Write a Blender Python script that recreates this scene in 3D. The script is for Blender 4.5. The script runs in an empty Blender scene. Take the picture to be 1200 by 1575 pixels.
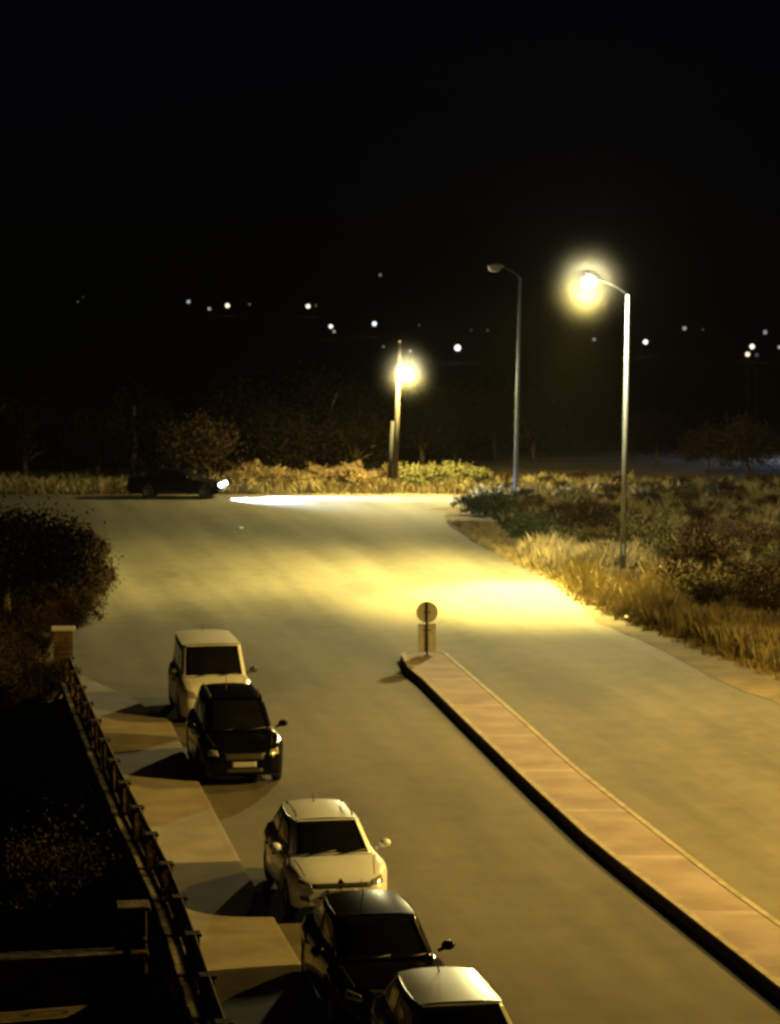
import bpy, bmesh, math, random
import numpy as np
from mathutils import Vector, Matrix
from mathutils.bvhtree import BVHTree

R = math.radians
scene = bpy.context.scene
C = scene.collection
random.seed(7)
rng = np.random.default_rng(7)

# ------------------------------------------------------------------ camera
FPX, CAM_H, PITCH = 4300.0, 11.13, math.atan(387 / 4300.0)
cam_d = bpy.data.cameras.new('camera')
cam = bpy.data.objects.new('camera', cam_d)
C.objects.link(cam)
cam.location = (0, 0, CAM_H)
cam.rotation_euler = (math.pi / 2 - PITCH, 0, 0)
cam_d.sensor_fit = 'VERTICAL'
cam_d.sensor_height = 24.0
cam_d.lens = 24.0 * FPX / 1575.0
cam_d.clip_start = 0.5
cam_d.clip_end = 12000
cam_d.dof.use_dof = True
cam_d.dof.focus_distance = 18.0
cam_d.dof.aperture_fstop = 3.8
scene.camera = cam

# ------------------------------------------------------------------ night sky
world = bpy.data.worlds.new('World')
scene.world = world
world.use_nodes = True
wn = world.node_tree
sky = wn.nodes.new('ShaderNodeTexSky')
sky.sky_type = 'NISHITA'
sky.sun_disc = False
sky.sun_elevation = R(45)          # stands for the moon: a daylight sky some 40,000 times dimmer
sky.sun_rotation = R(200)
tint = wn.nodes.new('ShaderNodeMix'); tint.data_type = 'RGBA'; tint.blend_type = 'MULTIPLY'
tint.inputs[0].default_value = 1.0
tint.inputs[7].default_value = (0.10, 0.14, 0.90, 1)   # night air
wn.links.new(sky.outputs[0], tint.inputs[6])
wn.links.new(tint.outputs[2], wn.nodes['Background'].inputs[0])
wn.nodes['Background'].inputs[1].default_value = 0.00022

# ------------------------------------------------------------------ exposure / render settings
scene.view_settings.view_transform = 'Standard'
scene.view_settings.look = 'None'
scene.view_settings.exposure = 0.0
scene.view_settings.gamma = 1.0
scene.cycles.use_denoising = True
scene.cycles.filter_width = 2.4
scene.cycles.max_bounces = 5
scene.cycles.volume_bounces = 0
scene.cycles.sample_clamp_indirect = 3.0
scene.cycles.caustics_reflective = False
scene.cycles.caustics_refractive = False

# lamp settings used by the builders below
SODIUM = (1.0, 0.77, 0.16)
WARM = (1.0, 0.62, 0.11)
P_MAIN, P_FAR, P_NEAR1, P_NEAR2 = 104000, 20000, 16000, 51000

# ------------------------------------------------------------------ helpers
def pix(px, py, h=0.0):
    """point where the sight line of a photograph position meets the level z = h"""
    x = (px - 600.0); yv = (787.5 - py)
    cp, sp = math.cos(PITCH), math.sin(PITCH)
    d = Vector((x, FPX * cp + yv * sp, -FPX * sp + yv * cp))
    t = (h - CAM_H) / d.z
    return Vector((d.x * t, d.y * t, h))

def ray(px, py):
    x = (px - 600.0); yv = (787.5 - py)
    cp, sp = math.cos(PITCH), math.sin(PITCH)
    return Vector((x, FPX * cp + yv * sp, -FPX * sp + yv * cp)).normalized()

def at_depth(px, py, Y):
    d = ray(px, py)
    t = Y / d.y
    return Vector((d.x * t, Y, CAM_H + d.z * t))

def xz(X, z, h=0.0):
    """(lateral, camera depth) -> world ground point"""
    cp, sp = math.cos(PITCH), math.sin(PITCH)
    return Vector((X, (z - (CAM_H - h) * sp) / cp, h))

def tag(o, label=None, cat=None, group=None, kind=None):
    if label: o['label'] = label
    if cat: o['category'] = cat
    if group: o['group'] = group
    if kind: o['kind'] = kind
    return o

def empty(name, loc, rz=0.0, label=None, cat=None, group=None):
    o = bpy.data.objects.new(name, None)
    C.objects.link(o)
    o.location = loc
    o.rotation_euler = (0, 0, rz)
    return tag(o, label, cat, group)

def obj(name, bm, mat, parent=None, smooth=False):
    me = bpy.data.meshes.new(name)
    bm.normal_update()
    bm.to_mesh(me); bm.free()
    for m in (mat if isinstance(mat, (list, tuple)) else [mat]):
        me.materials.append(m)
    if smooth:
        for p in me.polygons: p.use_smooth = True
    o = bpy.data.objects.new(name, me)
    C.objects.link(o)
    if parent: o.parent = parent
    return o

def copy_tree(o, parent=None):
    c = o.copy(); C.objects.link(c)
    if parent: c.parent = parent
    for ch in list(o.children): copy_tree(ch, c)
    return c

def box(bm, c, s, rz=0.0, mi=0, bev=0.0):
    m = Matrix.Translation(c) @ Matrix.Rotation(rz, 4, 'Z') @ Matrix.Diagonal((s[0], s[1], s[2], 1))
    r = bmesh.ops.create_cube(bm, size=1.0, matrix=m)
    fs = set(f for v in r['verts'] for f in v.link_faces)
    for f in fs: f.material_index = mi
    if bev:
        es = list(set(e for v in r['verts'] for e in v.link_edges))
        bmesh.ops.bevel(bm, geom=es, offset=bev, segments=2, affect='EDGES', profile=0.5)

def tube(bm, pts, rad, n=10, mi=0, caps=True):
    pts = [Vector(p) for p in pts]
    if not isinstance(rad, (list, tuple)): rad = [rad] * len(pts)
    rings = []
    for i, p in enumerate(pts):
        a = pts[max(i - 1, 0)]; b = pts[min(i + 1, len(pts) - 1)]
        t = (b - a).normalized()
        u = t.cross(Vector((0, 0, 1)))
        if u.length < 1e-3: u = Vector((1, 0, 0))
        u.normalize(); v = t.cross(u)
        rings.append([bm.verts.new(p + (u * math.cos(k * 2 * math.pi / n) + v * math.sin(k * 2 * math.pi / n)) * rad[i]) for k in range(n)])
    for i in range(len(rings) - 1):
        for k in range(n):
            f = bm.faces.new((rings[i][k], rings[i][(k + 1) % n], rings[i + 1][(k + 1) % n], rings[i + 1][k]))
            f.material_index = mi; f.smooth = True
    if caps:
        for rg in (rings[0][::-1], rings[-1]):
            try: bm.faces.new(rg).material_index = mi
            except ValueError: pass
    return rings

def ellipsoid(bm, c, r, rot=None, seg=20, ring=12):
    m = Matrix.Translation(c) @ (rot if rot else Matrix.Identity(4)) @ Matrix.Diagonal((r[0], r[1], r[2], 1))
    res = bmesh.ops.create_uvsphere(bm, u_segments=seg, v_segments=ring, radius=1.0, matrix=m)
    for v in res['verts']:
        for f in v.link_faces: f.smooth = True

# ------------------------------------------------------------------ materials
def mat(name, col, rough=0.7, metal=0.0, spec=0.5, coat=0.0, noise=None, bump=None, col2=None, coords='Object', stretch=(1, 1, 1), fac=(0.35, 0.65), detail=6):
    m = bpy.data.materials.new(name); m.use_nodes = True
    nt = m.node_tree; b = nt.nodes['Principled BSDF']
    b.inputs['Base Color'].default_value = (*col, 1)
    b.inputs['Roughness'].default_value = rough
    b.inputs['Metallic'].default_value = metal
    b.inputs['Specular IOR Level'].default_value = spec
    b.inputs['Coat Weight'].default_value = coat
    b.inputs['Coat Roughness'].default_value = 0.06
    tc = nt.nodes.new('ShaderNodeTexCoord')
    mp = nt.nodes.new('ShaderNodeMapping'); mp.inputs['Scale'].default_value = stretch
    nt.links.new(tc.outputs[coords], mp.inputs[0])
    if noise:
        nz = nt.nodes.new('ShaderNodeTexNoise'); nz.inputs['Scale'].default_value = noise; nz.inputs['Detail'].default_value = detail
        nt.links.new(mp.outputs[0], nz.inputs['Vector'])
        rp = nt.nodes.new('ShaderNodeValToRGB')
        rp.color_ramp.elements[0].position = fac[0]; rp.color_ramp.elements[1].position = fac[1]
        rp.color_ramp.elements[0].color = (*col, 1); rp.color_ramp.elements[1].color = (*(col2 or col), 1)
        nt.links.new(nz.outputs[0], rp.inputs[0])
        nt.links.new(rp.outputs[0], b.inputs['Base Color'])
    if bump:
        n2 = nt.nodes.new('ShaderNodeTexNoise'); n2.inputs['Scale'].default_value = bump[0]; n2.inputs['Detail'].default_value = 4
        nt.links.new(mp.outputs[0], n2.inputs['Vector'])
        bp = nt.nodes.new('ShaderNodeBump'); bp.inputs['Strength'].default_value = bump[1]; bp.inputs['Distance'].default_value = bump[2]
        nt.links.new(n2.outputs[0], bp.inputs['Height'])
        nt.links.new(bp.outputs[0], b.inputs['Normal'])
    return m

def emit(name, col, strength, sampled=False):
    m = bpy.data.materials.new(name); m.use_nodes = True
    nt = m.node_tree; nt.nodes.clear()
    e = nt.nodes.new('ShaderNodeEmission'); e.inputs[0].default_value = (*col, 1); e.inputs[1].default_value = strength
    o = nt.nodes.new('ShaderNodeOutputMaterial'); nt.links.new(e.outputs[0], o.inputs[0])
    if not sampled: m.cycles.emission_sampling = 'NONE'
    return m

def asphalt_mat():
    m = bpy.data.materials.new('asphalt'); m.use_nodes = True
    nt = m.node_tree; b = nt.nodes['Principled BSDF']; L = nt.links
    b.inputs['Roughness'].default_value = 0.88
    b.inputs['Specular IOR Level'].default_value = 0.25
    tc = nt.nodes.new('ShaderNodeTexCoord')
    def noise(scale, st, rot, det=5):
        m0 = nt.nodes.new('ShaderNodeMapping'); m0.inputs['Rotation'].default_value = (0, 0, rot)
        L.new(tc.outputs['Object'], m0.inputs[0])
        mp = nt.nodes.new('ShaderNodeMapping'); mp.inputs['Scale'].default_value = st
        L.new(m0.outputs[0], mp.inputs[0])
        n = nt.nodes.new('ShaderNodeTexNoise'); n.inputs['Scale'].default_value = scale; n.inputs['Detail'].default_value = det
        L.new(mp.outputs[0], n.inputs['Vector']); return n
    a = noise(0.55, (1, 0.07, 1), R(-10.5))      # long wheel streaks running with the road
    c = noise(0.16, (1, 0.5, 1), 0.4)         # big worn patches
    d = noise(1.6, (1, 0.7, 1), 0, 9)            # grain and mottling
    mx = nt.nodes.new('ShaderNodeMath'); mx.operation = 'MULTIPLY_ADD'; mx.inputs[1].default_value = 0.65
    L.new(a.outputs[0], mx.inputs[0])
    m2 = nt.nodes.new('ShaderNodeMath'); m2.operation = 'MULTIPLY'; m2.inputs[1].default_value = 0.35
    L.new(c.outputs[0], m2.inputs[0]); L.new(m2.outputs[0], mx.inputs[2])
    m3 = nt.nodes.new('ShaderNodeMath'); m3.operation = 'MULTIPLY_ADD'; m3.inputs[1].default_value = 0.2; m3.inputs[2].default_value = -0.1
    L.new(d.outputs[0], m3.inputs[0])
    ad = nt.nodes.new('ShaderNodeMath'); ad.operation = 'ADD'
    L.new(mx.outputs[0], ad.inputs[0]); L.new(m3.outputs[0], ad.inputs[1])
    rp = nt.nodes.new('ShaderNodeValToRGB')
    rp.color_ramp.elements[0].position = 0.35; rp.color_ramp.elements[0].color = (0.050, 0.045, 0.034, 1)
    rp.color_ramp.elements[1].position = 0.65; rp.color_ramp.elements[1].color = (0.130, 0.117, 0.092, 1)
    L.new(ad.outputs[0], rp.inputs[0]); L.new(rp.outputs[0], b.inputs['Base Color'])
    bp = nt.nodes.new('ShaderNodeBump'); bp.inputs['Strength'].default_value = 0.35; bp.inputs['Distance'].default_value = 0.02
    L.new(d.outputs[0], bp.inputs['Height']); L.new(bp.outputs[0], b.inputs['Normal'])
    return m

M = {}
M['asphalt'] = asphalt_mat()
M['ground'] = mat('dry_earth', (0.10, 0.075, 0.045), 0.95, spec=0.1, noise=0.35, col2=(0.17, 0.13, 0.075), bump=(3, 0.6, 0.1))
M['hill'] = mat('hill_scrub', (0.02, 0.02, 0.014), 0.95, spec=0.05, noise=0.02, col2=(0.035, 0.033, 0.02))
M['shoulder'] = mat('sandy_shoulder', (0.075, 0.062, 0.042), 0.95, spec=0.1, noise=0.8, col2=(0.13, 0.107, 0.072), bump=(5, 0.6, 0.06))
M['concrete'] = mat('pale_concrete', (0.185, 0.165, 0.15), 0.9, spec=0.2, noise=1.2, col2=(0.26, 0.235, 0.21), bump=(8, 0.3, 0.02))
M['concrete_dark'] = mat('worn_concrete', (0.10, 0.088, 0.062), 0.9, spec=0.2, noise=1.5, col2=(0.14, 0.12, 0.085), bump=(8, 0.3, 0.02))
M['concrete_kerb'] = mat('concrete_kerb', (0.22, 0.19, 0.135), 0.9, spec=0.2, noise=3, col2=(0.29, 0.25, 0.18), bump=(10, 0.3, 0.02))
M['crossing'] = mat('dark_crossing_concrete', (0.045, 0.038, 0.024), 0.92, spec=0.15, noise=1.5, col2=(0.075, 0.063, 0.04), bump=(8, 0.3, 0.02))
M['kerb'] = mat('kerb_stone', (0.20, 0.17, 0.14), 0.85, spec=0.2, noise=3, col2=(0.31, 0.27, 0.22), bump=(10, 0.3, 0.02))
M['kerb_face'] = mat('shaded_kerb_side', (0.05, 0.04, 0.03), 0.9, spec=0.1, noise=2, col2=(0.09, 0.07, 0.05), bump=(10, 0.4, 0.03))  # island kerb sides darkened, their shade put into the colour
M['paver'] = mat('red_pavers', (0.18, 0.142, 0.15), 0.9, spec=0.15, noise=0.9, col2=(0.26, 0.212, 0.22), bump=(12, 0.4, 0.02))
M['paver_joint'] = mat('paver_joint', (0.24, 0.195, 0.22), 0.9, spec=0.15, noise=2, col2=(0.31, 0.26, 0.29))
M['stone'] = mat('rough_stone', (0.03, 0.02, 0.014), 0.95, spec=0.1, noise=2.5, col2=(0.10, 0.068, 0.045), bump=(4, 0.8, 0.08))
M['pale_stone'] = mat('pale_cap_stone', (0.28, 0.25, 0.2), 0.9, spec=0.1, noise=4, col2=(0.4, 0.36, 0.28), bump=(8, 0.5, 0.03))
M['coping'] = mat('patchy_coping_stone', (0.03, 0.026, 0.02), 0.9, spec=0.1, noise=0.9, col2=(0.24, 0.22, 0.17), fac=(0.50, 0.66), bump=(8, 0.5, 0.03))  # pale patches on dark stone, spread by noise
M['iron'] = mat('dark_iron', (0.02, 0.018, 0.016), 0.6, metal=0.3, noise=9, col2=(0.04, 0.03, 0.025))
M['galv'] = mat('galvanised_steel', (0.07, 0.08, 0.12), 0.55, metal=0.1, noise=3, col2=(0.11, 0.125, 0.18), stretch=(4, 4, 0.6))
M['wood'] = mat('weathered_wood', (0.03, 0.026, 0.022), 0.95, spec=0.05, noise=3, col2=(0.065, 0.056, 0.048), stretch=(6, 6, 0.5), bump=(6, 0.5, 0.03))
M['sign_back'] = mat('sign_back_grey', (0.22, 0.21, 0.20), 0.6, metal=0.2, noise=5, col2=(0.28, 0.27, 0.25))
M['lamp_shell'] = mat('lamp_shell_grey', (0.07, 0.07, 0.075), 0.6, noise=6, col2=(0.12, 0.12, 0.13))
M['bark'] = mat('bark', (0.07, 0.05, 0.03), 0.95, spec=0.05, noise=5, col2=(0.12, 0.09, 0.055), bump=(6, 0.8, 0.05), stretch=(3, 3, 0.6))
M['plastic_bag'] = mat('white_plastic', (0.75, 0.73, 0.68), 0.5, noise=4, col2=(0.62, 0.6, 0.55))
M['glass'] = mat('dark_car_glass', (0.004, 0.004, 0.005), 0.08, spec=0.35, noise=2, col2=(0.006, 0.006, 0.007))
M['rubber'] = mat('tyre_rubber', (0.012, 0.012, 0.012), 0.85, spec=0.2, noise=20, col2=(0.02, 0.02, 0.019))
M['rim'] = mat('alloy_rim', (0.35, 0.35, 0.35), 0.4, metal=0.8, noise=8, col2=(0.45, 0.45, 0.45))
M['rim_dark'] = mat('dark_rim', (0.02, 0.02, 0.02), 0.6, noise=8, col2=(0.035, 0.035, 0.035))
M['black_plastic'] = mat('black_plastic', (0.012, 0.011, 0.011), 0.55, noise=20, col2=(0.018, 0.017, 0.016))
M['lens'] = mat('headlight_glass', (0.30, 0.30, 0.30), 0.12, metal=0.5, spec=0.8, noise=12, col2=(0.5, 0.5, 0.5), coat=1.0)
M['chrome'] = mat('chrome_trim', (0.6, 0.6, 0.6), 0.15, metal=1.0, noise=10, col2=(0.7, 0.7, 0.7))
M['plate'] = mat('number_plate_white', (0.30, 0.30, 0.32), 0.6, noise=30, col2=(0.26, 0.26, 0.28))
M['plate_blue'] = mat('number_plate_blue', (0.01, 0.03, 0.3), 0.5, noise=30, col2=(0.01, 0.03, 0.25))
M['tail'] = mat('tail_lamp_red', (0.12, 0.004, 0.004), 0.2, noise=15, col2=(0.16, 0.006, 0.005), coat=0.8)
def paint(name, c, rough=0.35, metal=0.0, coat=0.6, spec=0.5):
    return mat(name, c, rough, metal, spec=spec, noise=1.5, col2=tuple(x * 0.93 for x in c), coat=coat)
M['white_paint'] = paint('white_car_paint', (0.62, 0.66, 0.85))
M['van_paint'] = paint('van_white_paint', (0.52, 0.53, 0.58), 0.5, coat=0.3)
M['black_paint'] = paint('black_car_paint', (0.002, 0.002, 0.0025), 0.16, coat=0.0, spec=0.12)
M['dark_paint'] = paint('dark_brown_car_paint', (0.005, 0.004, 0.0035), 0.18, 0.0, coat=0.0, spec=0.2)
M['silver_paint'] = paint('silver_car_paint', (0.36, 0.36, 0.34), 0.38, 0.35)
M['navy_paint'] = paint('dark_blue_car_paint', (0.003, 0.003, 0.006), 0.4, coat=0.0, spec=0.12)

def leafmat(name, c, c2, rough=0.75):
    m = mat(name, c, rough, spec=0.02, noise=1.1, col2=c2, fac=(0.3, 0.7), detail=4)
    return m
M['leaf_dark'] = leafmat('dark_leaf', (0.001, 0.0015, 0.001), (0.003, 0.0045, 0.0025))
M['leaf_olive'] = leafmat('olive_leaf', (0.05, 0.055, 0.02), (0.11, 0.10, 0.04))
M['leaf_field'] = leafmat('field_olive_leaf', (0.03, 0.03, 0.012), (0.07, 0.062, 0.026))
M['leaf_green'] = leafmat('green_weed_leaf', (0.022, 0.032, 0.014), (0.05, 0.058, 0.03))
M['leaf_dry'] = leafmat('dry_brush_leaf', (0.10, 0.07, 0.035), (0.20, 0.145, 0.07))
M['leaf_brown'] = leafmat('brown_brush_leaf', (0.03, 0.02, 0.010), (0.075, 0.05, 0.025))
M['leaf_back'] = leafmat('far_dark_leaf', (0.004, 0.003, 0.0015), (0.011, 0.008, 0.004))
M['leaf_far'] = leafmat('dull_brown_leaf', (0.012, 0.008, 0.004), (0.04, 0.026, 0.013))
M['grass_dry'] = leafmat('dry_grass_blade', (0.15, 0.125, 0.075), (0.28, 0.235, 0.145))
M['grass_low'] = leafmat('short_dry_grass', (0.13, 0.105, 0.05), (0.23, 0.185, 0.09))

# ------------------------------------------------------------------ key lines of the street (world metres)
def line(pts, h=0.0): return [pix(a, b, h) for a, b in pts]
KZ = 0.15
kerb_l = line([(130, 1040), (205, 1075), (262, 1108), (300, 1192), (372, 1328), (425, 1418), (463, 1482), (512, 1575), (600, 1745), (760, 2050)], KZ)
FTOP = 1.2
fence_top = line([(108, 1010), (130, 1065), (160, 1130), (190, 1195), (225, 1262), (262, 1335), (287, 1400), (325, 1510), (350, 1580), (400, 1720), (500, 2000)], FTOP)
fence_l = [Vector((p.x, p.y, 0)) for p in fence_top]
isl_z = 0.2
isl_L = line([(617, 1020), (640, 1036), (708, 1103), (808, 1200), (908, 1292), (1046, 1400), (1200, 1521), (1420, 1690), (1800, 1980)], isl_z)
isl_R = line([(692, 1008), (716, 1028), (800, 1100), (883, 1175), (950, 1228), (1040, 1298), (1129, 1367), (1200, 1417), (1450, 1590), (1900, 1900)], isl_z)
verge_r = line([(672, 783), (700, 802), (740, 830), (800, 864), (862, 892), (900, 922), (950, 950), (1040, 980), (1110, 1008), (1200, 1040), (1400, 1110), (1700, 1220), (2300, 1440)])

def xs_at(poly, y):
    """x on a polyline (decreasing y) at world y"""
    ys = [p.y for p in poly][::-1]; xs = [p.x for p in poly][::-1]
    if ys[0] > ys[-1]: ys, xs = ys[::-1], xs[::-1]
    return float(np.interp(y, ys, xs))

GARDEN_Y1 = fence_l[0].y - 0.5     # garden, sunk to keep it in black shade, runs up to the gate pillar
GARDEN_Y0 = pix(100, 1475, 0.9).y - 0.2
FLAT_END = pix(600, 757).y + 3.0

def smooth(a, b, x):
    t = min(1, max(0, (x - a) / (b - a))); return t * t * (3 - 2 * t)

def terrain(x, y):
    z = 0.0
    if y > FLAT_END:
        d = y - FLAT_END
        z = -34 * smooth(0, 420, d) * (0.25 + 0.75 * smooth(0, 120, d))
        z += 27 * smooth(450, 2700, y)
        z += 85 * smooth(2800, 4300, y)
        z += 1.6 * math.sin(x * 0.011 + 1.3) * math.sin(y * 0.006) * smooth(0, 300, d)
        z -= 0.15 * smooth(0, 4, d)
    fx = xs_at(fence_l, y)
    if x < fx and GARDEN_Y0 - 0.5 < y < GARDEN_Y1 + 0.5:
        k = smooth(0.0, 0.5, fx - 0.25 - x) * smooth(GARDEN_Y1 + 0.5, GARDEN_Y1 - 0.5, y) if False else smooth(0.0, 0.5, fx - 0.25 - x) * (1 - smooth(GARDEN_Y1 - 0.5, GARDEN_Y1 + 0.5, y)) * smooth(GARDEN_Y0 - 0.5, GARDEN_Y0 + 0.5, y)
        z -= 3.2 * k
    elif x < fx and y <= GARDEN_Y0:
        z -= 0.0
    return z

def grid_mesh(name, xs, ys, fz, m, kind='structure'):
    nx, ny = len(xs), len(ys)
    v = [(x, y, fz(x, y)) for y in ys for x in xs]
    f = [(j * nx + i, j * nx + i + 1, (j + 1) * nx + i + 1, (j + 1) * nx + i) for j in range(ny - 1) for i in range(nx - 1)]
    me = bpy.data.meshes.new(name); me.from_pydata(v, [], f)
    me.materials.append(m)
    for p in me.polygons: p.use_smooth = True
    o = bpy.data.objects.new(name, me); C.objects.link(o)
    o['kind'] = kind
    return o

def seq(a, b, n): return [a + (b - a) * i / (n - 1) for i in range(n)]
gx = [-2600, -1500, -900, -500, -300, -180, -110, -70, -50, -38] + seq(-30, 4, 80) + seq(6, 40, 18) + [50, 70, 110, 180, 300, 500, 900, 1500, 2600]
gy = [-60, -20, 0, 10, 18] + seq(24, 92, 170) + seq(94, 150, 29) + seq(158, 400, 28) + seq(420, 1000, 24) + seq(1050, 4600, 45)
grid_mesh('ground', gx, gy, terrain, M['ground'])

# ------------------------------------------------------------------ road
far_y = pix(600, 762).y
def road():
    bm = bmesh.new()
    N = 150
    y0, y1 = 8.0, far_y
    left_pts = [pix(60, 1042), pix(100, 1030), pix(105, 960), pix(140, 880), pix(130, 830), pix(110, 795), pix(-40, 772), pix(-900, 768)]
    rows = []
    ys = seq(y0, y1, N)
    for y in ys:
        xl = xs_at(kerb_l, y) - 0.6 if y < kerb_l[0].y else xs_at(left_pts, y)
        xr = xs_at(verge_r, y) if y < verge_r[0].y else 2 + (y - verge_r[0].y) * 1.5
        xr += 0.25 * math.sin(y * 1.7) + 0.15 * math.sin(y * 4.1 + 1)
        if y > kerb_l[0].y: xl += 0.08 * math.sin(y * 0.7)
        rows.append([bm.verts.new((xl + (xr - xl) * k / 12, y, 0.02)) for k in range(13)])
    for a, b in zip(rows, rows[1:]):
        for k in range(12): bm.faces.new((a[k], a[k + 1], b[k + 1], b[k]))
    o = obj('road', bm, M['asphalt']); o['kind'] = 'structure'
    # the cross street at the far end, going on to both sides
    bm = bmesh.new()
    ya, yb = pix(0, 772).y, far_y + 0.2
    vs = [bm.verts.new(p) for p in ((-60, ya, 0.012), (2, ya, 0.012), (2.6, yb, 0.012), (-60, yb, 0.012))]
    bm.faces.new(vs)
    o = obj('cross_road', bm, M['asphalt']); o['kind'] = 'structure'
    # sandy shoulder along the right side
    bm = bmesh.new(); prev = None
    for y in seq(8, verge_r[1].y, 90):
        xr = xs_at(verge_r, y)
        w = 0.4 + 1.6 * (1 - smooth(70, 96, y))
        a = bm.verts.new((xr - w + 0.15 * math.sin(y * 0.5) + 0.06 * math.sin(y * 2.7), y, 0.03)); b = bm.verts.new((xr + 1.4, y, 0.03))
        if prev: bm.faces.new((prev[0], prev[1], b, a))
        prev = (a, b)
    o = obj('road_shoulder', bm, M['shoulder']); o['kind'] = 'structure'
road()

# pavement on the left: slabs between fence and kerb, with kerb stones
GAPS = []
def pavement():
    bm = bmesh.new(); y1 = kerb_l[0].y; y0 = kerb_l[-1].y
    cuts = sorted([y0, y1] + [v for g in GAPS for v in g])
    for a, b in zip(cuts, cuts[1:]):
        if b - a < 0.01: continue
        low = False
        z = 0.035 if low else KZ
        n = max(2, int((b - a) / 0.6)); prev = None
        for y in seq(a, b, n):
            sk = 0.06 * (0 if low else 1)
            xk = xs_at(kerb_l, y); xf = xs_at(fence_l, y) - 0.3
            row = [bm.verts.new(p) for p in ((xf, y, 0.0), (xf, y, z), (xk - 0.13, y, z), (xk - 0.125, y, z + 0.001), (xk - 0.015, y, z + 0.001), (xk, y, z - 0.012), (xk + 0.012, y, 0.0))]
            if prev:
                for k in range(6):
                    f = bm.faces.new((prev[k], prev[k + 1], row[k + 1], row[k])); f.material_index = 2 if low else (0 if k < 2 else 1)
            if not low and (y == a or abs(y - b) < 1e-6):
                f = bm.faces.new(row if y == a else row[::-1]); f.material_index = 0
            prev = row
    o = obj('pavement', bm, [M['concrete'], M['concrete'], M['crossing']]); o['kind'] = 'structure'
pavement()

# ------------------------------------------------------------------ traffic island
def resample(poly, n):
    d = [0]
    for a, b in zip(poly, poly[1:]): d.append(d[-1] + (b - a).length)
    out = []
    for i in range(n):
        t = d[-1] * i / (n - 1)
        k = max(j for j in range(len(d)) if d[j] <= t + 1e-9); k = min(k, len(poly) - 2)
        out.append(poly[k].lerp(poly[k + 1], (t - d[k]) / (d[k + 1] - d[k])))
    return out

def island():
    ysr = []
    y = isl_R[0].y - 0.1
    yend = max(isl_L[-1].y, isl_R[-1].y)
    rows = []
    k = 0
    bays = 4.4
    while y > yend:
        rows.append((y, 0)); rows.append((y - bays * 0.5, 0)); y -= bays
        rows.append((y + 0.28, 1)); rows.append((y, 0))
    rows = [(a, b) for a, b in rows if a > yend]
    root = empty('traffic_island', (xs_at(isl_L, 60), 60, 0), 0, 'long raised median strip with tan red pavers and pale kerb stones', 'median')
    ox, oy = root.location.x, root.location.y
    bm = bmesh.new(); bk = bmesh.new(); prev = None; pk = None
    # rounded nose first
    nose_c = None
    for i, (y, joint) in enumerate(rows):
        xl = xs_at(isl_L, y); xr = xs_at(isl_R, y)
        kw = 0.14
        a = [Vector((xl + kw, y, isl_z)), Vector((xr - kw, y, isl_z))]
        ring = [Vector((xl - 0.03, y, 0)), Vector((xl, y, isl_z - 0.02)), Vector((xl + 0.02, y, isl_z + 0.01)), Vector((xl + kw, y, isl_z + 0.01)), Vector((xl + kw, y, isl_z - 0.02)),
                Vector((xr - kw, y, isl_z - 0.02)), Vector((xr - kw, y, isl_z + 0.01)), Vector((xr - 0.02, y, isl_z + 0.01)), Vector((xr, y, isl_z - 0.02)), Vector((xr + 0.03, y, 0))]
        off = Vector((ox, oy, 0))
        va = [bm.verts.new(v - off) for v in a]; vk = [bk.verts.new(v - off) for v in ring]
        if prev:
            f = bm.faces.new((prev[0], va[0], va[1], prev[1])); f.material_index = 1 if joint_prev_to(rows, i) else 0
            for q in (0, 1, 2, 3, 5, 6, 7, 8):
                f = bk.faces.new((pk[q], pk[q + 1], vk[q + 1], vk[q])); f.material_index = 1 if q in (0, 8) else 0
        else:
            # nose: half-round end cap
            first = (xl, xr, y)
            va0 = va; vk0 = vk
        prev, pk = va, vk
    xl, xr, y = first
    nose = []
    pts = [(xl, y), (xl + 0.03, y + 0.55), (xl + 0.28, y + 1.0), (xl + 0.62, y + 1.2), (xr - 0.35, y + 1.1), (xr - 0.1, y + 0.6), (xr, y)]
    cx, cy = (xl + xr) / 2, y
    tops, ins, bots = [], [], []
    for (px_, py_) in pts:
        d = Vector((px_ - cx, py_ - cy, 0)); n = d.normalized()
        tops.append(bk.verts.new(Vector((px_, py_, isl_z + 0.01)) - off)); bots.append(bk.verts.new(Vector((px_, py_, 0)) + n * 0.03 - off))
        ins.append(Vector((px_, py_, isl_z + 0.01)) - n * 0.14)
    insk = [bk.verts.new(p - off) for p in ins]
    for q in range(len(pts) - 1):
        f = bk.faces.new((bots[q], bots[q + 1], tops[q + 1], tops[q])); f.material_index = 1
        bk.faces.new((tops[q], tops[q + 1], insk[q + 1], insk[q]))
    bm.faces.new([bm.verts.new(Vector((p.x, p.y, isl_z)) - off) for p in ins][::-1])
    bmesh.ops.recalc_face_normals(bm, faces=bm.faces); 
    obj('paving', bm, [M['paver'], M['paver_joint']], root)
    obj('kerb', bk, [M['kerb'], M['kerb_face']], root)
def joint_prev_to(rows, i):
    return rows[i - 1][1] == 1
island()

# ------------------------------------------------------------------ street lamps
def spot(name, parent, loc, target, power, col, size, blend=0.9, radius=0.18):
    l = bpy.data.lights.new(name, 'SPOT')
    l.energy = power; l.color = col; l.spot_size = R(size); l.spot_blend = blend; l.shadow_soft_size = radius
    o = bpy.data.objects.new(name, l); C.objects.link(o); o.parent = parent
    o.location = loc
    d = Vector(target) - Vector(loc)
    o.rotation_euler = d.to_track_quat('-Z', 'Y').to_euler()
    return o

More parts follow.
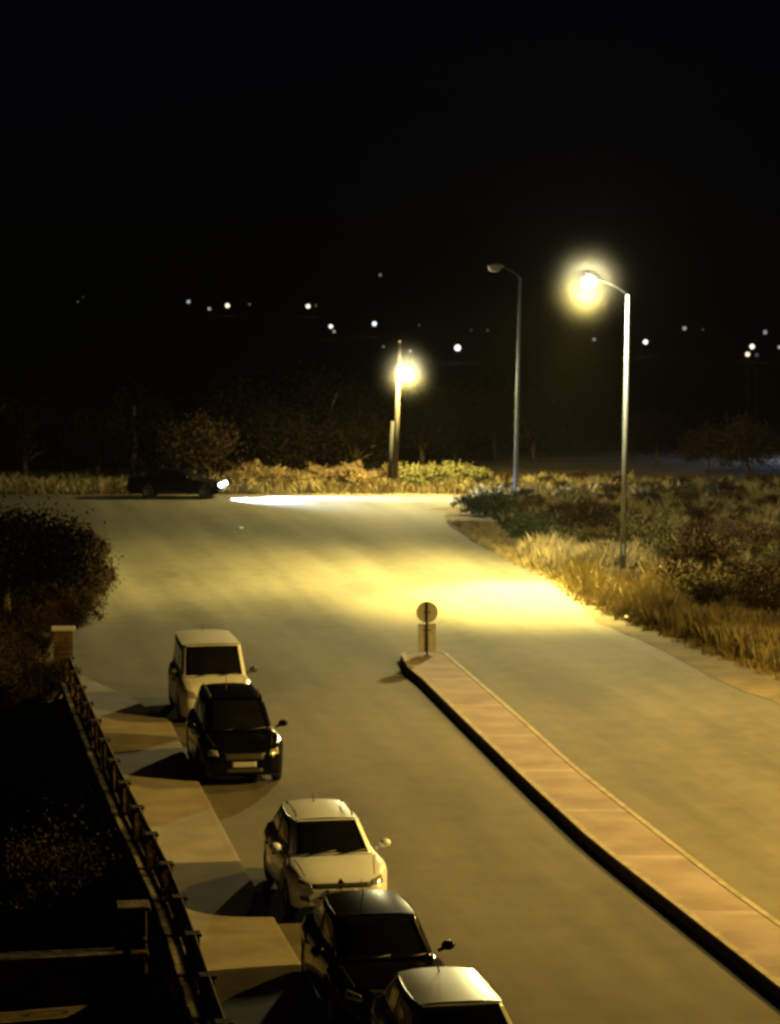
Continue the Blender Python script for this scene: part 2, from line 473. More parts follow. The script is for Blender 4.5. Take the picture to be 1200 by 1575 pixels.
M['lamp_on'] = emit('lit_lamp_bowl', (1.0, 0.97, 0.86), 4)
M['arm'] = mat('dull_dark_arm', (0.015, 0.015, 0.016), 0.9, spec=0.05, noise=9, col2=(0.025, 0.025, 0.025))
M['bowl_off'] = mat('unlit_lamp_bowl', (0.10, 0.10, 0.11), 0.3, noise=5, col2=(0.16, 0.16, 0.17))

HALO_AT = []
def glow_lamp(root, loc, power, rad):
    HALO_AT.append(Vector(root.location) + Vector(loc))
    pl = bpy.data.lights.new('lamp_glow', 'POINT'); pl.energy = power; pl.color = (1.0, 0.86, 0.42); pl.shadow_soft_size = rad
    po = bpy.data.objects.new('lamp_glow', pl); C.objects.link(po); po.parent = root; po.location = loc

def street_lamp(base, arm_dir, arm_len, h, head_h, label, lit, power=0, aim=None, col=SODIUM, bowl=1.0, lean=0.0, glow=0):
    root = empty('street_lamp', base, 0, label, 'street lamp', 'tall steel street lamps along the right side of the road')
    bm = bmesh.new()
    tube(bm, [(0, 0, 0), (lean * 0.5, 0, h * 0.5), (lean, 0, h)], [0.115, 0.09, 0.062], 14)
    tube(bm, [(0, 0, 0), (0, 0, 0.04)], 0.24, 12)
    box(bm, (0, -0.11, 0.9), (0.10, 0.03, 0.4))
    obj('pole', bm, M['galv'], root)
    d = Vector(arm_dir).normalized()
    top = Vector((lean, 0, h))
    e = top + d * arm_len + Vector((0, 0, head_h - h))
    bm = bmesh.new()
    pts = [top + Vector((0, 0, -0.05))]
    for k in range(1, 9):
        t = k / 8
        p = top + d * arm_len * t + Vector((0, 0, (head_h - h) * math.sin(t * math.pi / 2)))
        pts.append(p)
    tube(bm, pts, 0.028, 8)
    obj('arm', bm, M['arm'], root)
    ang = math.atan2(d.y, d.x)
    rot = Matrix.Rotation(ang, 4, 'Z')
    c = e + d * 0.3
    bm = bmesh.new()
    ellipsoid(bm, c + Vector((0, 0, 0.05 if not lit else 0.14)), (0.46 if not lit else 0.34, 0.19 if not lit else 0.13, 0.12 if not lit else 0.07), rot)
    hd = obj('lamp_head', bm, M['lamp_shell'], root)
    bm = bmesh.new()
    ellipsoid(bm, c + d * 0.06 + Vector((0, 0, -0.05)), ((0.36 if not lit else 0.25) * bowl, (0.165 if not lit else 0.20) * bowl, (0.17 if not lit else 0.22) * bowl), rot)
    bl = obj('lamp_bowl', bm, M['lamp_on'] if lit else M['bowl_off'], hd)
    if lit:
        loc = c + Vector((0, 0, -0.48 * bowl))
        bc = c + d * 0.06 + Vector((0, 0, -0.05))
        if glow:
            spot('lamp_light', root, bc, Vector(aim) - Vector(base), power * 0.24, col, 160, 0.9, 0.43)
            spot('lamp_light', root, bc, (-10.0, 0.5, 0), power * 0.95, col, 100, 1.0, 0.43)
            spot('lamp_light', root, bc, Vector(aim) - Vector(base), power * 3.0, col, 62, 1.0, 0.43)
            glow_lamp(root, bc, glow, 0.43)
        else:
            spot('lamp_light', root, loc, Vector(aim) - Vector(base), power, col, 150, 1.0, 0.16)
    return root

b1 = pix(958, 884); b2 = pix(793, 764)
head1 = at_depth(903, 432, b1.y - 1.2)
a1 = Vector((head1.x - b1.x, head1.y - b1.y, 0))
street_lamp(b1, a1, a1.length - 0.3, at_depth(963, 453, b1.y).z, head1.z, 'lit steel street lamp glaring over the brightest part of the road', True, P_MAIN, (b1.x - 2.8, b1.y - 6.5, 0), SODIUM, 1.25, 0.10, 31000)
head2 = at_depth(757, 411, b2.y - 0.8)
a2 = Vector((head2.x - b2.x, head2.y - b2.y, 0))
street_lamp(b2, a2, a2.length - 0.3, at_depth(800, 427, b2.y).z, head2.z, 'unlit steel street lamp with dark head, standing between two lit ones', False, lean=0.18)
b3 = xz(14.4, 69.5)
street_lamp(b3, (-1.0, -0.25, 0), 1.7, 9.9, 10.4, 'lit street lamp outside the picture to the right of the median nose', True, P_NEAR1, (8.5, b3.y - 3, 0), WARM)
b4 = xz(22.0, 50.0)
street_lamp(b4, (-1.0, -0.35, 0), 1.7, 9.9, 10.4, 'lit street lamp outside the picture nearest to the camera', True, P_NEAR2, (12.5, b4.y + 3, 0), WARM)

b5 = at_depth(1300, 700, 158.0); b5.z = -2.5  # added lamp out of view, tints the far right edge blue
street_lamp(b5, (-1.0, 0.0, 0), 1.5, 7.0, 7.4, 'added unseen bluish lamp beyond the field outside the right picture edge', True, 2200, (b5.x - 4, b5.y, -2), (0.35, 0.5, 1.0))

def wooden_pole():
    base = pix(607, 756)
    root = empty('utility_pole', base, 0, 'weathered wooden utility pole with a glaring round lamp, at the far road edge', 'utility pole')
    top = at_depth(614, 528, base.y).z
    bm = bmesh.new(); tube(bm, [(0.0, 0, 0), (0.12, 0, top * 0.5), (0.24, 0, top)], [0.15, 0.115, 0.08], 12)
    obj('pole', bm, M['wood'], root)
    bm = bmesh.new(); tube(bm, [(-0.28, 0.05, 0), (-0.08, 0.02, 3.4)], [0.12, 0.08], 10)
    obj('stub_post', bm, M['arm'], root)
    hp = at_depth(626, 570, base.y - 0.7) - base
    bm = bmesh.new(); tube(bm, [(0.16, -0.05, hp.z + 0.25), (0.25, -0.35, hp.z + 0.42), hp + Vector((0, 0, 0.28))], 0.03, 8)
    obj('arm', bm, M['iron'], root)
    bm = bmesh.new(); tube(bm, [hp + Vector((0, 0, 0.32)), hp + Vector((0, 0, 0.27)), hp + Vector((0, 0, 0.19))], [0.04, 0.08, 0.12], 16)
    obj('lamp_shade', bm, M['lamp_shell'], root)
    bm = bmesh.new(); ellipsoid(bm, hp, (0.21, 0.21, 0.21))
    obj('lamp_bulb', bm, M['lamp_on'], root)
    loc = hp
    spot('lamp_light', root, loc, hp + Vector((0, -0.6, -6)), P_FAR, SODIUM, 170, 0.6, 0.43)
    glow_lamp(root, hp, 10000, 0.43)
    bm = bmesh.new(); tube(bm, [(0.24, 0, top - 0.02), (0.24, 0, top + 0.1), (0.24, 0, top + 0.16)], [0.03, 0.05, 0.025], 8)
    obj('insulator', bm, M['stone'], root)
wooden_pole()

# ------------------------------------------------------------------ sign on the island nose
def sign():
    base = pix(657, 1008, isl_z)
    root = empty('traffic_sign', base, 0, 'round traffic sign above a tall plate, seen from its grey back', 'traffic sign')
    top = at_depth(656, 925, base.y).z - base.z
    bm = bmesh.new(); tube(bm, [(0, -0.045, 0), (0, -0.045, top - 0.02)], 0.032, 10)
    tube(bm, [(0, -0.045, 0), (0, -0.045, 0.03)], 0.09, 10)
    obj('post', bm, M['iron'], root)
    bm = bmesh.new()
    r = 0.30; c = Vector((0, 0, top - r))
    n = 28
    for yy, s in ((-0.008, 1), (0.008, -1)): pass
    a = [bm.verts.new((c.x + r * math.cos(k * 2 * math.pi / n), -0.008, c.z + r * math.sin(k * 2 * math.pi / n))) for k in range(n)]
    b = [bm.verts.new((v.co.x, 0.008, v.co.z)) for v in a]
    bm.faces.new(a); bm.faces.new(b[::-1])
    for k in range(n): bm.faces.new((a[k], b[k], b[(k + 1) % n], a[(k + 1) % n]))
    bmesh.ops.recalc_face_normals(bm, faces=bm.faces)
    obj('disc', bm, M['sign_back'], root)
    bm = bmesh.new(); box(bm, (0, 0, top - 0.62 - 0.40), (0.50, 0.016, 0.80), bev=0.003)
    obj('plate', bm, M['sign_back'], root)
    for z in (top - 0.3, top - 0.8):
        bm = bmesh.new(); box(bm, (0, -0.02, z), (0.2, 0.03, 0.035))
        obj('bracket', bm, M['iron'], root)
sign()

# ------------------------------------------------------------------ cars
def car_body(P):
    L, W = P['L'], P['W']
    bm = bmesh.new()
    us = sorted(set([0, 0.03, 0.08, 0.15] + [round(x, 3) for x in seq(0.2, L - 0.2, int(L / 0.055))] + [L - 0.15, L - 0.08, L - 0.03, L]))
    T = P['top']; PL = P['plan']
    wr = P['wheel_r'] + 0.055
    rows = []
    for u in us:
        zt = float(np.interp(u, [a for a, b in T], [b for a, b in T]))
        w = float(np.interp(u, [a for a, b in PL], [b for a, b in PL])) * W / 2
        zb = float(np.interp(u, [0, 0.25, 0.6, L - 0.5, L - 0.1, L], [0.30, 0.22, 0.2, 0.22, 0.28, 0.36]))
        arch = 0
        for wx in P['wheels']:
            d = abs(u - wx)
            if d < wr:
                arch = 1
                zb = max(zb, P['wheel_r'] + math.sqrt(max(wr * wr - d * d, 0)))
        zb = min(zb, zt - 0.10)
        d = zt - zb
        cr = P.get('crown', 0.035)
        f = 0.012
        half = [(0, zb), (0.60 * w, zb), (0.955 * w, zb), (0.99 * w, zb + min(0.06, d * 0.2)), (w + f, zb + 0.40 * d), (w + f * 0.4, zb + 0.66 * d), (0.965 * w, zt - 0.10 * min(1, d / 0.4)), (0.91 * w, zt - 0.03), (0.82 * w, zt - 0.002), (0.5 * w, zt + cr * 0.6), (0.2 * w, zt + cr * 0.95), (0, zt + cr)]
        ring = half + [(-y, z) for y, z in half[-2:0:-1]]
        rows.append([bm.verts.new((L / 2 - u, y, z)) for y, z in ring])
    n = len(rows[0])
    for a, b in zip(rows, rows[1:]):
        for k in range(n):
            f = bm.faces.new((a[k], a[(k + 1) % n], b[(k + 1) % n], b[k])); f.smooth = True
    bm.faces.new(rows[0][::-1]); bm.faces.new(rows[-1])
    bmesh.ops.recalc_face_normals(bm, faces=bm.faces)
    bvh = BVHTree.FromBMesh(bm)
    return bm, bvh

def panel(bm, q, bulge, n=10, m=6, u0=0, u1=1, v0=0, v1=1, off=0.0, thick=0.012, mi=0, corner=0.0):
    """curved panel between four corners q=[p00,p10,p11,p01]; bulge = vector pushed out in the middle"""
    q = [Vector(p) for p in q]; bulge = Vector(bulge)
    nrm = (q[1] - q[0]).cross(q[3] - q[0]).normalized()
    if nrm.dot(bulge) < 0: nrm = -nrm
    def S(u, v, o):
        p = q[0].lerp(q[1], u).lerp(q[3].lerp(q[2], u), v)
        k = 4 * u * (1 - u); k2 = 0.35 + 0.65 * 4 * v * (1 - v)
        return p + bulge * k * 0.75 + bulge * 0.25 * (4 * v * (1 - v)) * (k ** 0.5) + nrm * o
    top, bot = [], []
    for j in range(m + 1):
        for i in range(n + 1):
            uu = i / n; vv = j / m
            # round the corners of the pane
            if corner:
                e = min(vv, 1 - vv)
                sh = corner * max(0, 1 - e / 0.22) ** 2
                uu = 0.5 + (uu - 0.5) * (1 - 2 * sh)
            u = u0 + (u1 - u0) * uu; v = v0 + (v1 - v0) * vv
            top.append(bm.verts.new(S(u, v, off))); bot.append(bm.verts.new(S(u, v, off - thick)))
    I = lambda i, j: j * (n + 1) + i
    for j in range(m):
        for i in range(n):
            f = bm.faces.new((top[I(i, j)], top[I(i + 1, j)], top[I(i + 1, j + 1)], top[I(i, j + 1)])); f.smooth = True; f.material_index = mi
            f = bm.faces.new((bot[I(i, j)], bot[I(i, j + 1)], bot[I(i + 1, j + 1)], bot[I(i + 1, j)])); f.material_index = mi
    for i in range(n):
        for j in (0, m):
            bm.faces.new((top[I(i, j)], top[I(i + 1, j)], bot[I(i + 1, j)], bot[I(i, j)])).material_index = mi
    for j in range(m):
        for i in (0, n):
            bm.faces.new((top[I(i, j)], top[I(i, j + 1)], bot[I(i, j + 1)], bot[I(i, j)])).material_index = mi

def decal(name, bvh, corners, direction, m_, parent, n=8, mm=4, off=0.008, mi=0):
    """a thin solid piece that follows the body, cast onto it from outside"""
    q = [Vector(p) for p in corners]; d = Vector(direction).normalized()
    bm = bmesh.new(); top = {}; bot = {}
    for j in range(mm + 1):
        for i in range(n + 1):
            u, v = i / n, j / mm
            p = q[0].lerp(q[1], u).lerp(q[3].lerp(q[2], u), v)
            loc, nr, idx, dist = bvh.ray_cast(p - d * 3, d)
            if loc is None:
                loc, nr, idx, dist = bvh.find_nearest(p)
            if nr.dot(d) > 0: nr = -nr
            top[i, j] = bm.verts.new(loc + nr * off); bot[i, j] = bm.verts.new(loc - nr * 0.015)
    for j in range(mm):
        for i in range(n):
            bm.faces.new((top[i, j], top[i + 1, j], top[i + 1, j + 1], top[i, j + 1])).smooth = True
            bm.faces.new((bot[i, j], bot[i, j + 1], bot[i + 1, j + 1], bot[i + 1, j]))
    for i in range(n):
        for j in (0, mm): bm.faces.new((top[i, j], top[i + 1, j], bot[i + 1, j], bot[i, j]))
    for j in range(mm):
        for i in (0, n): bm.faces.new((top[i, j], top[i, j + 1], bot[i, j + 1], bot[i, j]))
    bmesh.ops.recalc_face_normals(bm, faces=bm.faces)
    return obj(name, bm, m_, parent)

_wheel = {}
def wheel_meshes(r, w=0.2, rim='rim'):
    key = (round(r, 3), rim)
    if key in _wheel: return _wheel[key]
    def lathe(prof, n=28):
        bm = bmesh.new(); rings = []
        for y, rr in prof:
            rings.append([bm.verts.new((rr * math.cos(k * 2 * math.pi / n), y, rr * math.sin(k * 2 * math.pi / n))) for k in range(n)])
        for a, b in zip(rings, rings[1:]):
            for k in range(n):
                bm.faces.new((a[k], a[(k + 1) % n], b[(k + 1) % n], b[k])).smooth = True
        return bm
    t = lathe([(-w / 2, r * 0.66), (-w / 2 - 0.004, r * 0.8), (-w / 2 + 0.02, r * 0.97), (-w / 2 + 0.05, r), (w / 2 - 0.05, r), (w / 2 - 0.02, r * 0.97), (w / 2 + 0.004, r * 0.8), (w / 2, r * 0.66), (-w / 2, r * 0.66)])
    bmesh.ops.recalc_face_normals(t, faces=t.faces)
    g = lathe([(w / 2 - 0.01, r * 0.67), (w / 2 - 0.02, r * 0.6), (w / 2 - 0.07, r * 0.56), (w / 2 - 0.08, 0.01)])
    for k in range(5):
        a = k * 2 * math.pi / 5
        m = Matrix.Rotation(-a, 4, 'Y') @ Matrix.Translation((r * 0.34, w / 2 - 0.035, 0)) @ Matrix.Diagonal((r * 0.6, 0.035, r * 0.15, 1))
        bmesh.ops.create_cube(g, size=1, matrix=m)
    tube(g, [(0, w / 2 - 0.07, 0), (0, w / 2 - 0.012, 0)], r * 0.13, 12)
    out = []
    for nm, b, mt in (('tyre', t, M['rubber']), ('rim', g, M[rim])):
        me = bpy.data.meshes.new(nm); b.to_mesh(me); b.free(); me.materials.append(mt); out.append(me)
    _wheel[key] = out
    return out

def make_car(name, label, cat, P, front, yaw, group=None):
    """front = world point below the middle of the front bumper, yaw = angle of heading from -Y towards +X"""
    L, W, H = P['L'], P['W'], P['H']
    hd = Vector((math.sin(yaw), -math.cos(yaw), 0))
    pos = Vector(front) - hd * (L / 2); pos.z = 0.02
    root = empty(name, pos, math.atan2(hd.y, hd.x), label, cat, group)
    pm = P['paint']
    bm, bvh = car_body(P)
    X = lambda u: L / 2 - u
    uc, uf, ue, ur = P['cowl'], P['rf'], P['rr'], P['rb']
    zb = P['belt']; zc = P.get('cowl_z', zb); zr = P.get('rear_z', zb); hr = H - 0.055
    wb = 0.885 * W / 2; wr = P.get('roof_w', 0.66) * W / 2
    ins = P.get('base_w', 0.80) * W / 2
    A = {s: Vector((X(uc), s * ins * 1.0, zc)) for s in (-1, 1)}
    Bf = {s: Vector((X(uf), s * wr * 0.97, hr)) for s in (-1, 1)}
    Br = {s: Vector((X(ue), s * wr * 0.92, hr - 0.01)) for s in (-1, 1)}
    Dq = {s: Vector((X(ur), s * ins * 0.95, zr)) for s in (-1, 1)}
    # inner solid of the cabin so that nothing shows through
    vs = [bm.verts.new(p + Vector((0, 0, dz))) for p, dz in ((A[-1] * 1, -0.1), (A[1] * 1, -0.1), (Dq[1] * 1, -0.1), (Dq[-1] * 1, -0.1))]
    ws_q = [A[-1], A[1], Bf[1], Bf[-1]]
    rw_q = [Dq[1], Dq[-1], Br[-1], Br[1]]
    panel(bm, ws_q, (0.13, 0, 0.03), 14, 8)
    panel(bm, rw_q, (-0.10, 0, 0.02), 12, 6)
    sq = {}
    for s in (-1, 1):
        a = A[s] + Vector((0.0, 0, -0.01)); b = Dq[s] + Vector((0.0, 0, -0.01))
        sq[s] = [b, a, Bf[s], Br[s]] if s > 0 else [a, b, Br[s], Bf[s]]
        panel(bm, sq[s], (0, s * (wb - ins) * 0.9, 0), 16, 6)
    # roof
    n, m_ = 14, 10
    grid = {}
    for j in range(m_ + 1):
        for i in range(n + 1):
            u = i / n; v = j / m_ * 2 - 1
            xx = X(uf + (ue - uf) * u)
            w = wr * (0.97 + (0.92 - 0.97) * u) + 0.005 + 0.02 * 4 * u * (1 - u)
            k = 1 - abs(v) ** 2.6
            front_bow = 0.06 * (1 - v * v) * (1 - u) ** 2
            rear_bow = -0.05 * (1 - v * v) * u ** 2
            zz = hr + 0.002 + (H - hr) * k * (0.55 + 0.45 * math.sin(math.pi * min(1, 0.12 + u * 0.8))) - 0.01 * u
            grid[i, j] = bm.verts.new((xx + front_bow + rear_bow, w * v, zz))
    for i in range(n):
        for j in range(m_):
            bm.faces.new((grid[i, j], grid[i, j + 1], grid[i + 1, j + 1], grid[i + 1, j])).smooth = True
    bmesh.ops.recalc_face_normals(bm, faces=bm.faces)
    body = obj('body', bm, pm, root)
    # glass
    g = bmesh.new(); panel(g, ws_q, (0.13, 0, 0.03), 14, 8, 0.055, 0.945, 0.03, 0.95, 0.006, 0.01, corner=0.0)
    obj('windscreen', g, M['glass'], root)
    g = bmesh.new(); panel(g, rw_q, (-0.10, 0, 0.02), 12, 6, 0.08, 0.92, 0.12, 0.92, 0.006, 0.01)
    obj('rear_window', g, M['glass'], root)
    for s in (-1, 1):
        for (a, b) in P['panes']:
            u0, u1 = (a, b) if s > 0 else (1 - b, 1 - a)
            g = bmesh.new(); panel(g, sq[s], (0, s * (wb - ins) * 0.9, 0), 10, 6, u0, u1, 0.06, 0.90, 0.006, 0.01)
            obj('side_window', g, M['glass'], root)
    # mirrors
    for s in (-1, 1):
        b = bmesh.new()
        c = Vector((X(uc + 0.30), s * (W / 2 + 0.085), zc + 0.10))
        ellipsoid(b, c, (0.07, 0.105, 0.075))
        tube(b, [c + Vector((0, -s * 0.06, -0.04)), Vector((X(uc + 0.30), s * (W / 2 - 0.07), zc + 0.02))], 0.028, 6)
        mo = obj('wing_mirror', b, P.get('mirror', pm), root)
        b = bmesh.new(); box(b, c + Vector((-0.066, 0, 0)), (0.012, 0.14, 0.09), bev=0.004); obj('mirror_glass', b, M['glass'], mo)
    # wheels
    tm, rm = wheel_meshes(P['wheel_r'], 0.2, P.get('rim', 'rim'))
    for wx in P['wheels']:
        for s in (-1, 1):
            w = bpy.data.objects.new('wheel', tm) if False else empty('wheel', (X(wx), s * (W / 2 - 0.125), P['wheel_r']), math.pi if s < 0 else 0)
            w.parent = root
            for nm, me in (('tyre', tm), ('rim', rm)):
                o = bpy.data.objects.new(nm, me); C.objects.link(o); o.parent = w
    # face of the car
    F = (-1, 0, 0)
    for dd in P['front']:
        kind, mt, pts = dd[0], dd[1], dd[2]
        dirv = dd[3] if len(dd) > 3 else F
        both = dd[4] if len(dd) > 4 else False
        for s in ((-1, 1) if both else (1,)):
            cs = [Vector((L / 2, y * s, z)) for y, z in pts]
            dv = Vector((dirv[0], dirv[1] * s, dirv[2]))
            decal(kind, bvh, cs, dv, mt, root, n=10 if kind != 'headlight' else 8)
    # bonnet seams, door seams, handles
    zt = lambda u: float(np.interp(u, [a for a, b in P['top']], [b for a, b in P['top']]))
    for s in (-1, 1):
        u0 = P['hood0']; w0 = P.get('hood_w', 0.78) * W / 2
        decal('bonnet_seam', bvh, [(X(u0), s * w0 * 0.86, 1), (X(uc - 0.1), s * w0, 1), (X(uc - 0.1), s * (w0 + 0.014), 1), (X(u0), s * (w0 * 0.86 + 0.014), 1)], (0, 0, -1), M['black_plastic'], root, 12, 1, 0.002)
        for us_ in P['seams']:
            decal('door_seam', bvh, [(X(us_), s * W, 0.30), (X(us_ + 0.012), s * W, 0.30), (X(us_ + 0.012), s * W, zb - 0.05), (X(us_), s * W, zb - 0.05)], (0, -s, 0), M['black_plastic'], root, 1, 8, 0.002)
        for us_ in P['handles']:
            b = bmesh.new(); box(b, (X(us_), s * (W / 2 + 0.012), zb - 0.16), (0.18, 0.03, 0.03), bev=0.008); obj('door_handle', b, P.get('trim', pm), root)
        decal('tail_lamp', bvh, [(-L / 2, s * W * 0.27, zr - 0.30), (-L / 2, s * W * 0.46, zr - 0.30), (-L / 2, s * W * 0.45, zr - 0.06), (-L / 2, s * W * 0.30, zr - 0.06)], (1, -0.25 * s, 0), M['tail'], root)
        decal('sill_trim', bvh, [(X(P['wheels'][0] + P['wheel_r'] + 0.08), s * W, 0.215), (X(P['wheels'][1] - P['wheel_r'] - 0.08), s * W, 0.215), (X(P['wheels'][1] - P['wheel_r'] - 0.08), s * W, 0.30), (X(P['wheels'][0] + P['wheel_r'] + 0.08), s * W, 0.30)], (0, -s, 0), M['black_plastic'], root, 8, 2, 0.004)
    # wipers on the cowl
    for y0, y1 in ((-0.45, 0.05), (0.08, 0.58)):
        b = bmesh.new(); tube(b, [(X(uc) + 0.10, y0, zc + 0.02), (X(uc) + 0.03, y1, zc + 0.07)], 0.012, 6); obj('wiper', b, M['black_plastic'], root)
    if P.get('rails'):
        for s in (-1, 1):
            b = bmesh.new(); y = s * wr * 0.86
            tube(b, [(X(uf + 0.2), y, H - 0.03), (X(uf + 0.28), y, H + 0.03), (X(ue - 0.35), y, H + 0.03), (X(ue - 0.27), y, H - 0.03)], 0.016, 6); obj('roof_rail', b, M['black_plastic'] if P['rails'] == 'b' else M['chrome'], root)
    b = bmesh.new(); tube(b, [(X(ue - 0.25), 0, H - 0.02), (X(ue - 0.05), 0, H + 0.16)], [0.012, 0.005], 6); obj('aerial', b, M['black_plastic'], root)
    return root, bvh, pos

def plan(L, nose=0.62, tail=0.74):
    return [(0, nose), (0.04, nose + 0.11), (0.12, nose + 0.20), (0.28, 0.925), (0.55, 0.98), (1.1, 1.0), (L - 1.0, 1.0), (L - 0.45, 0.975), (L - 0.15, 0.92), (L - 0.04, tail + 0.08), (L, tail)]

def plate(z=0.42, w=0.26): return [('number_plate', M['plate'], [(-w, z), (w, z), (w, z + 0.112), (-w, z + 0.112)], (-1, 0, 0))]

HATCH = dict(rails='b', L=4.06, W=1.75, H=1.46, belt=0.93, cowl=0.98, rf=1.78, rr=3.45, rb=3.88, cowl_z=0.955, rear_z=1.0, wheel_r=0.315, wheels=(0.82, 3.41), paint=M['white_paint'],
    top=[(0, 0.52), (0.03, 0.60), (0.09, 0.675), (0.18, 0.735), (0.32, 0.79), (0.6, 0.865), (1.0, 0.935), (1.6, 0.93), (3.2, 0.965), (3.8, 1.0), (3.98, 0.97), (4.03, 0.86), (4.06, 0.62)], plan=plan(4.06), hood0=0.22,
    panes=((0.10, 0.44), (0.49, 0.90)), seams=(1.30, 2.28, 3.12), handles=(2.12, 3.0), trim=M['black_plastic'],
    front=[('grille', M['black_plastic'], [(-0.50, 0.585), (0.50, 0.585), (0.56, 0.655), (-0.56, 0.655)]),
           ('emblem', M['chrome'], [(0, 0.53), (0.075, 0.625), (0, 0.72), (-0.075, 0.625)]),
           ('headlight', M['lens'], [(0.50, 0.60), (0.80, 0.66), (0.80, 0.80), (0.55, 0.70)], (-1, -0.35, -0.25), True),
           ('air_intake', M['black_plastic'], [(-0.34, 0.36), (0.34, 0.36), (0.42, 0.45), (-0.42, 0.45)]),
           ('fog_lamp_recess', M['black_plastic'], [(0.52, 0.36), (0.70, 0.38), (0.72, 0.47), (0.56, 0.46)], (-1, -0.2, 0), True),
           ('number_plate', M['plate'], [(-0.26, 0.455), (0.26, 0.455), (0.26, 0.56), (-0.26, 0.56)])])
VAN = dict(L=4.25, W=1.80, H=1.83, belt=1.02, cowl=0.86, rf=1.45, rr=4.08, rb=4.22, cowl_z=1.09, rear_z=1.08, roof_w=0.80, base_w=0.86, wheel_r=0.32, wheels=(0.84, 3.55), paint=M['van_paint'], mirror=M['black_plastic'],
    top=[(0, 0.60), (0.03, 0.72), (0.08, 0.82), (0.18, 0.91), (0.35, 0.98), (0.85, 1.07), (1.6, 1.03), (4.0, 1.05), (4.18, 1.05), (4.22, 0.9), (4.25, 0.6)], plan=plan(4.25, 0.64, 0.88), hood0=0.15, hood_w=0.8,
    panes=((0.70, 0.93), (0.38, 0.65), (0.06, 0.33)), seams=(1.15, 2.05, 3.0), handles=(1.92, 2.2), trim=M['black_plastic'],
    front=[('grille', M['black_plastic'], [(-0.36, 0.66), (0.36, 0.66), (0.40, 0.75), (-0.40, 0.75)]),
           ('headlight', M['lens'], [(0.48, 0.68), (0.78, 0.70), (0.80, 0.94), (0.56, 0.84)], (-1, -0.3, -0.2), True),
           ('air_intake', M['black_plastic'], [(-0.5, 0.34), (0.5, 0.34), (0.5, 0.44), (-0.5, 0.44)])] + plate(0.48))
BLACK = dict(rim='rim_dark', L=4.5, W=1.80, H=1.68, belt=1.02, cowl=1.05, rf=1.80, rr=3.95, rb=4.36, cowl_z=1.05, rear_z=1.07, roof_w=0.68, wheel_r=0.335, wheels=(0.86, 3.68), paint=M['black_paint'], rails='b',
    top=[(0, 0.62), (0.03, 0.72), (0.09, 0.80), (0.18, 0.86), (0.35, 0.91), (0.7, 0.96), (1.05, 1.02), (1.6, 1.0), (3.8, 1.04), (4.3, 1.06), (4.44, 1.0), (4.5, 0.65)], plan=plan(4.5), hood0=0.22,
    panes=((0.10, 0.44), (0.49, 0.90)), seams=(1.35, 2.35, 3.2), handles=(2.2, 3.08), trim=M['black_plastic'],
    front=[('grille', M['black_plastic'], [(-0.40, 0.60), (0.40, 0.60), (0.46, 0.74), (-0.46, 0.74)]),
           ('headlight', M['lens'], [(0.54, 0.70), (0.80, 0.72), (0.82, 0.85), (0.60, 0.82)], (-1, -0.35, -0.2), True),
           ('air_intake', M['black_plastic'], [(-0.4, 0.34), (0.4, 0.34), (0.4, 0.42), (-0.4, 0.42)])] + plate(0.45))
DARK = dict(HATCH); DARK.update(rails=None, L=4.15, W=1.78, H=1.48, paint=M['dark_paint'], rear_z=1.0, rr=3.30, rb=3.92,
    top=[(0, 0.55), (0.03, 0.64), (0.09, 0.71), (0.18, 0.76), (0.4, 0.83), (0.7, 0.89), (1.0, 0.94), (1.6, 0.94), (3.2, 0.965), (3.9, 1.0), (4.08, 0.95), (4.15, 0.6)], plan=plan(4.15), wheels=(0.84, 3.46))
DARK['front'] = BLACK['front'][:1] + HATCH['front'][2:4] + plate(0.45)
SILVER = dict(HATCH); SILVER.update(rails=None, L=4.2, W=1.76, H=1.47, paint=M['silver_paint'], rr=3.55, rb=4.0, rf=1.82, roof_w=0.64,
    top=[(0, 0.55), (0.03, 0.64), (0.09, 0.71), (0.18, 0.76), (0.4, 0.83), (0.7, 0.89), (1.0, 0.94), (1.6, 0.94), (3.2, 0.965), (3.95, 1.0), (4.12, 0.95), (4.2, 0.6)], plan=plan(4.2), wheels=(0.84, 3.5))
SILVER['front'] = HATCH['front'][:1] + HATCH['front'][2:]
SEDAN = dict(rim='rim_dark', L=4.5, W=1.72, H=1.39, belt=0.90, cowl=1.30, rf=2.02, rr=3.10, rb=3.72, cowl_z=0.92, rear_z=0.97, roof_w=0.64, wheel_r=0.31, wheels=(0.80, 3.50), paint=M['navy_paint'],
    top=[(0, 0.55), (0.03, 0.63), (0.08, 0.68), (0.2, 0.73), (0.6, 0.80), (1.3, 0.90), (2.0, 0.91), (3.2, 0.93), (3.7, 0.97), (4.4, 0.99), (4.46, 0.9), (4.5, 0.6)], plan=plan(4.5, 0.74, 0.84), hood0=0.15,
    panes=((0.14, 0.46), (0.51, 0.88)), seams=(1.42, 2.4, 3.2), handles=(2.25, 3.08),
    front=[('grille', M['black_plastic'], [(-0.2, 0.5), (0.2, 0.5), (0.2, 0.62), (-0.2, 0.62)]),
           ('air_intake', M['black_plastic'], [(-0.5, 0.32), (0.5, 0.32), (0.5, 0.4), (-0.5, 0.4)])] + plate(0.40))

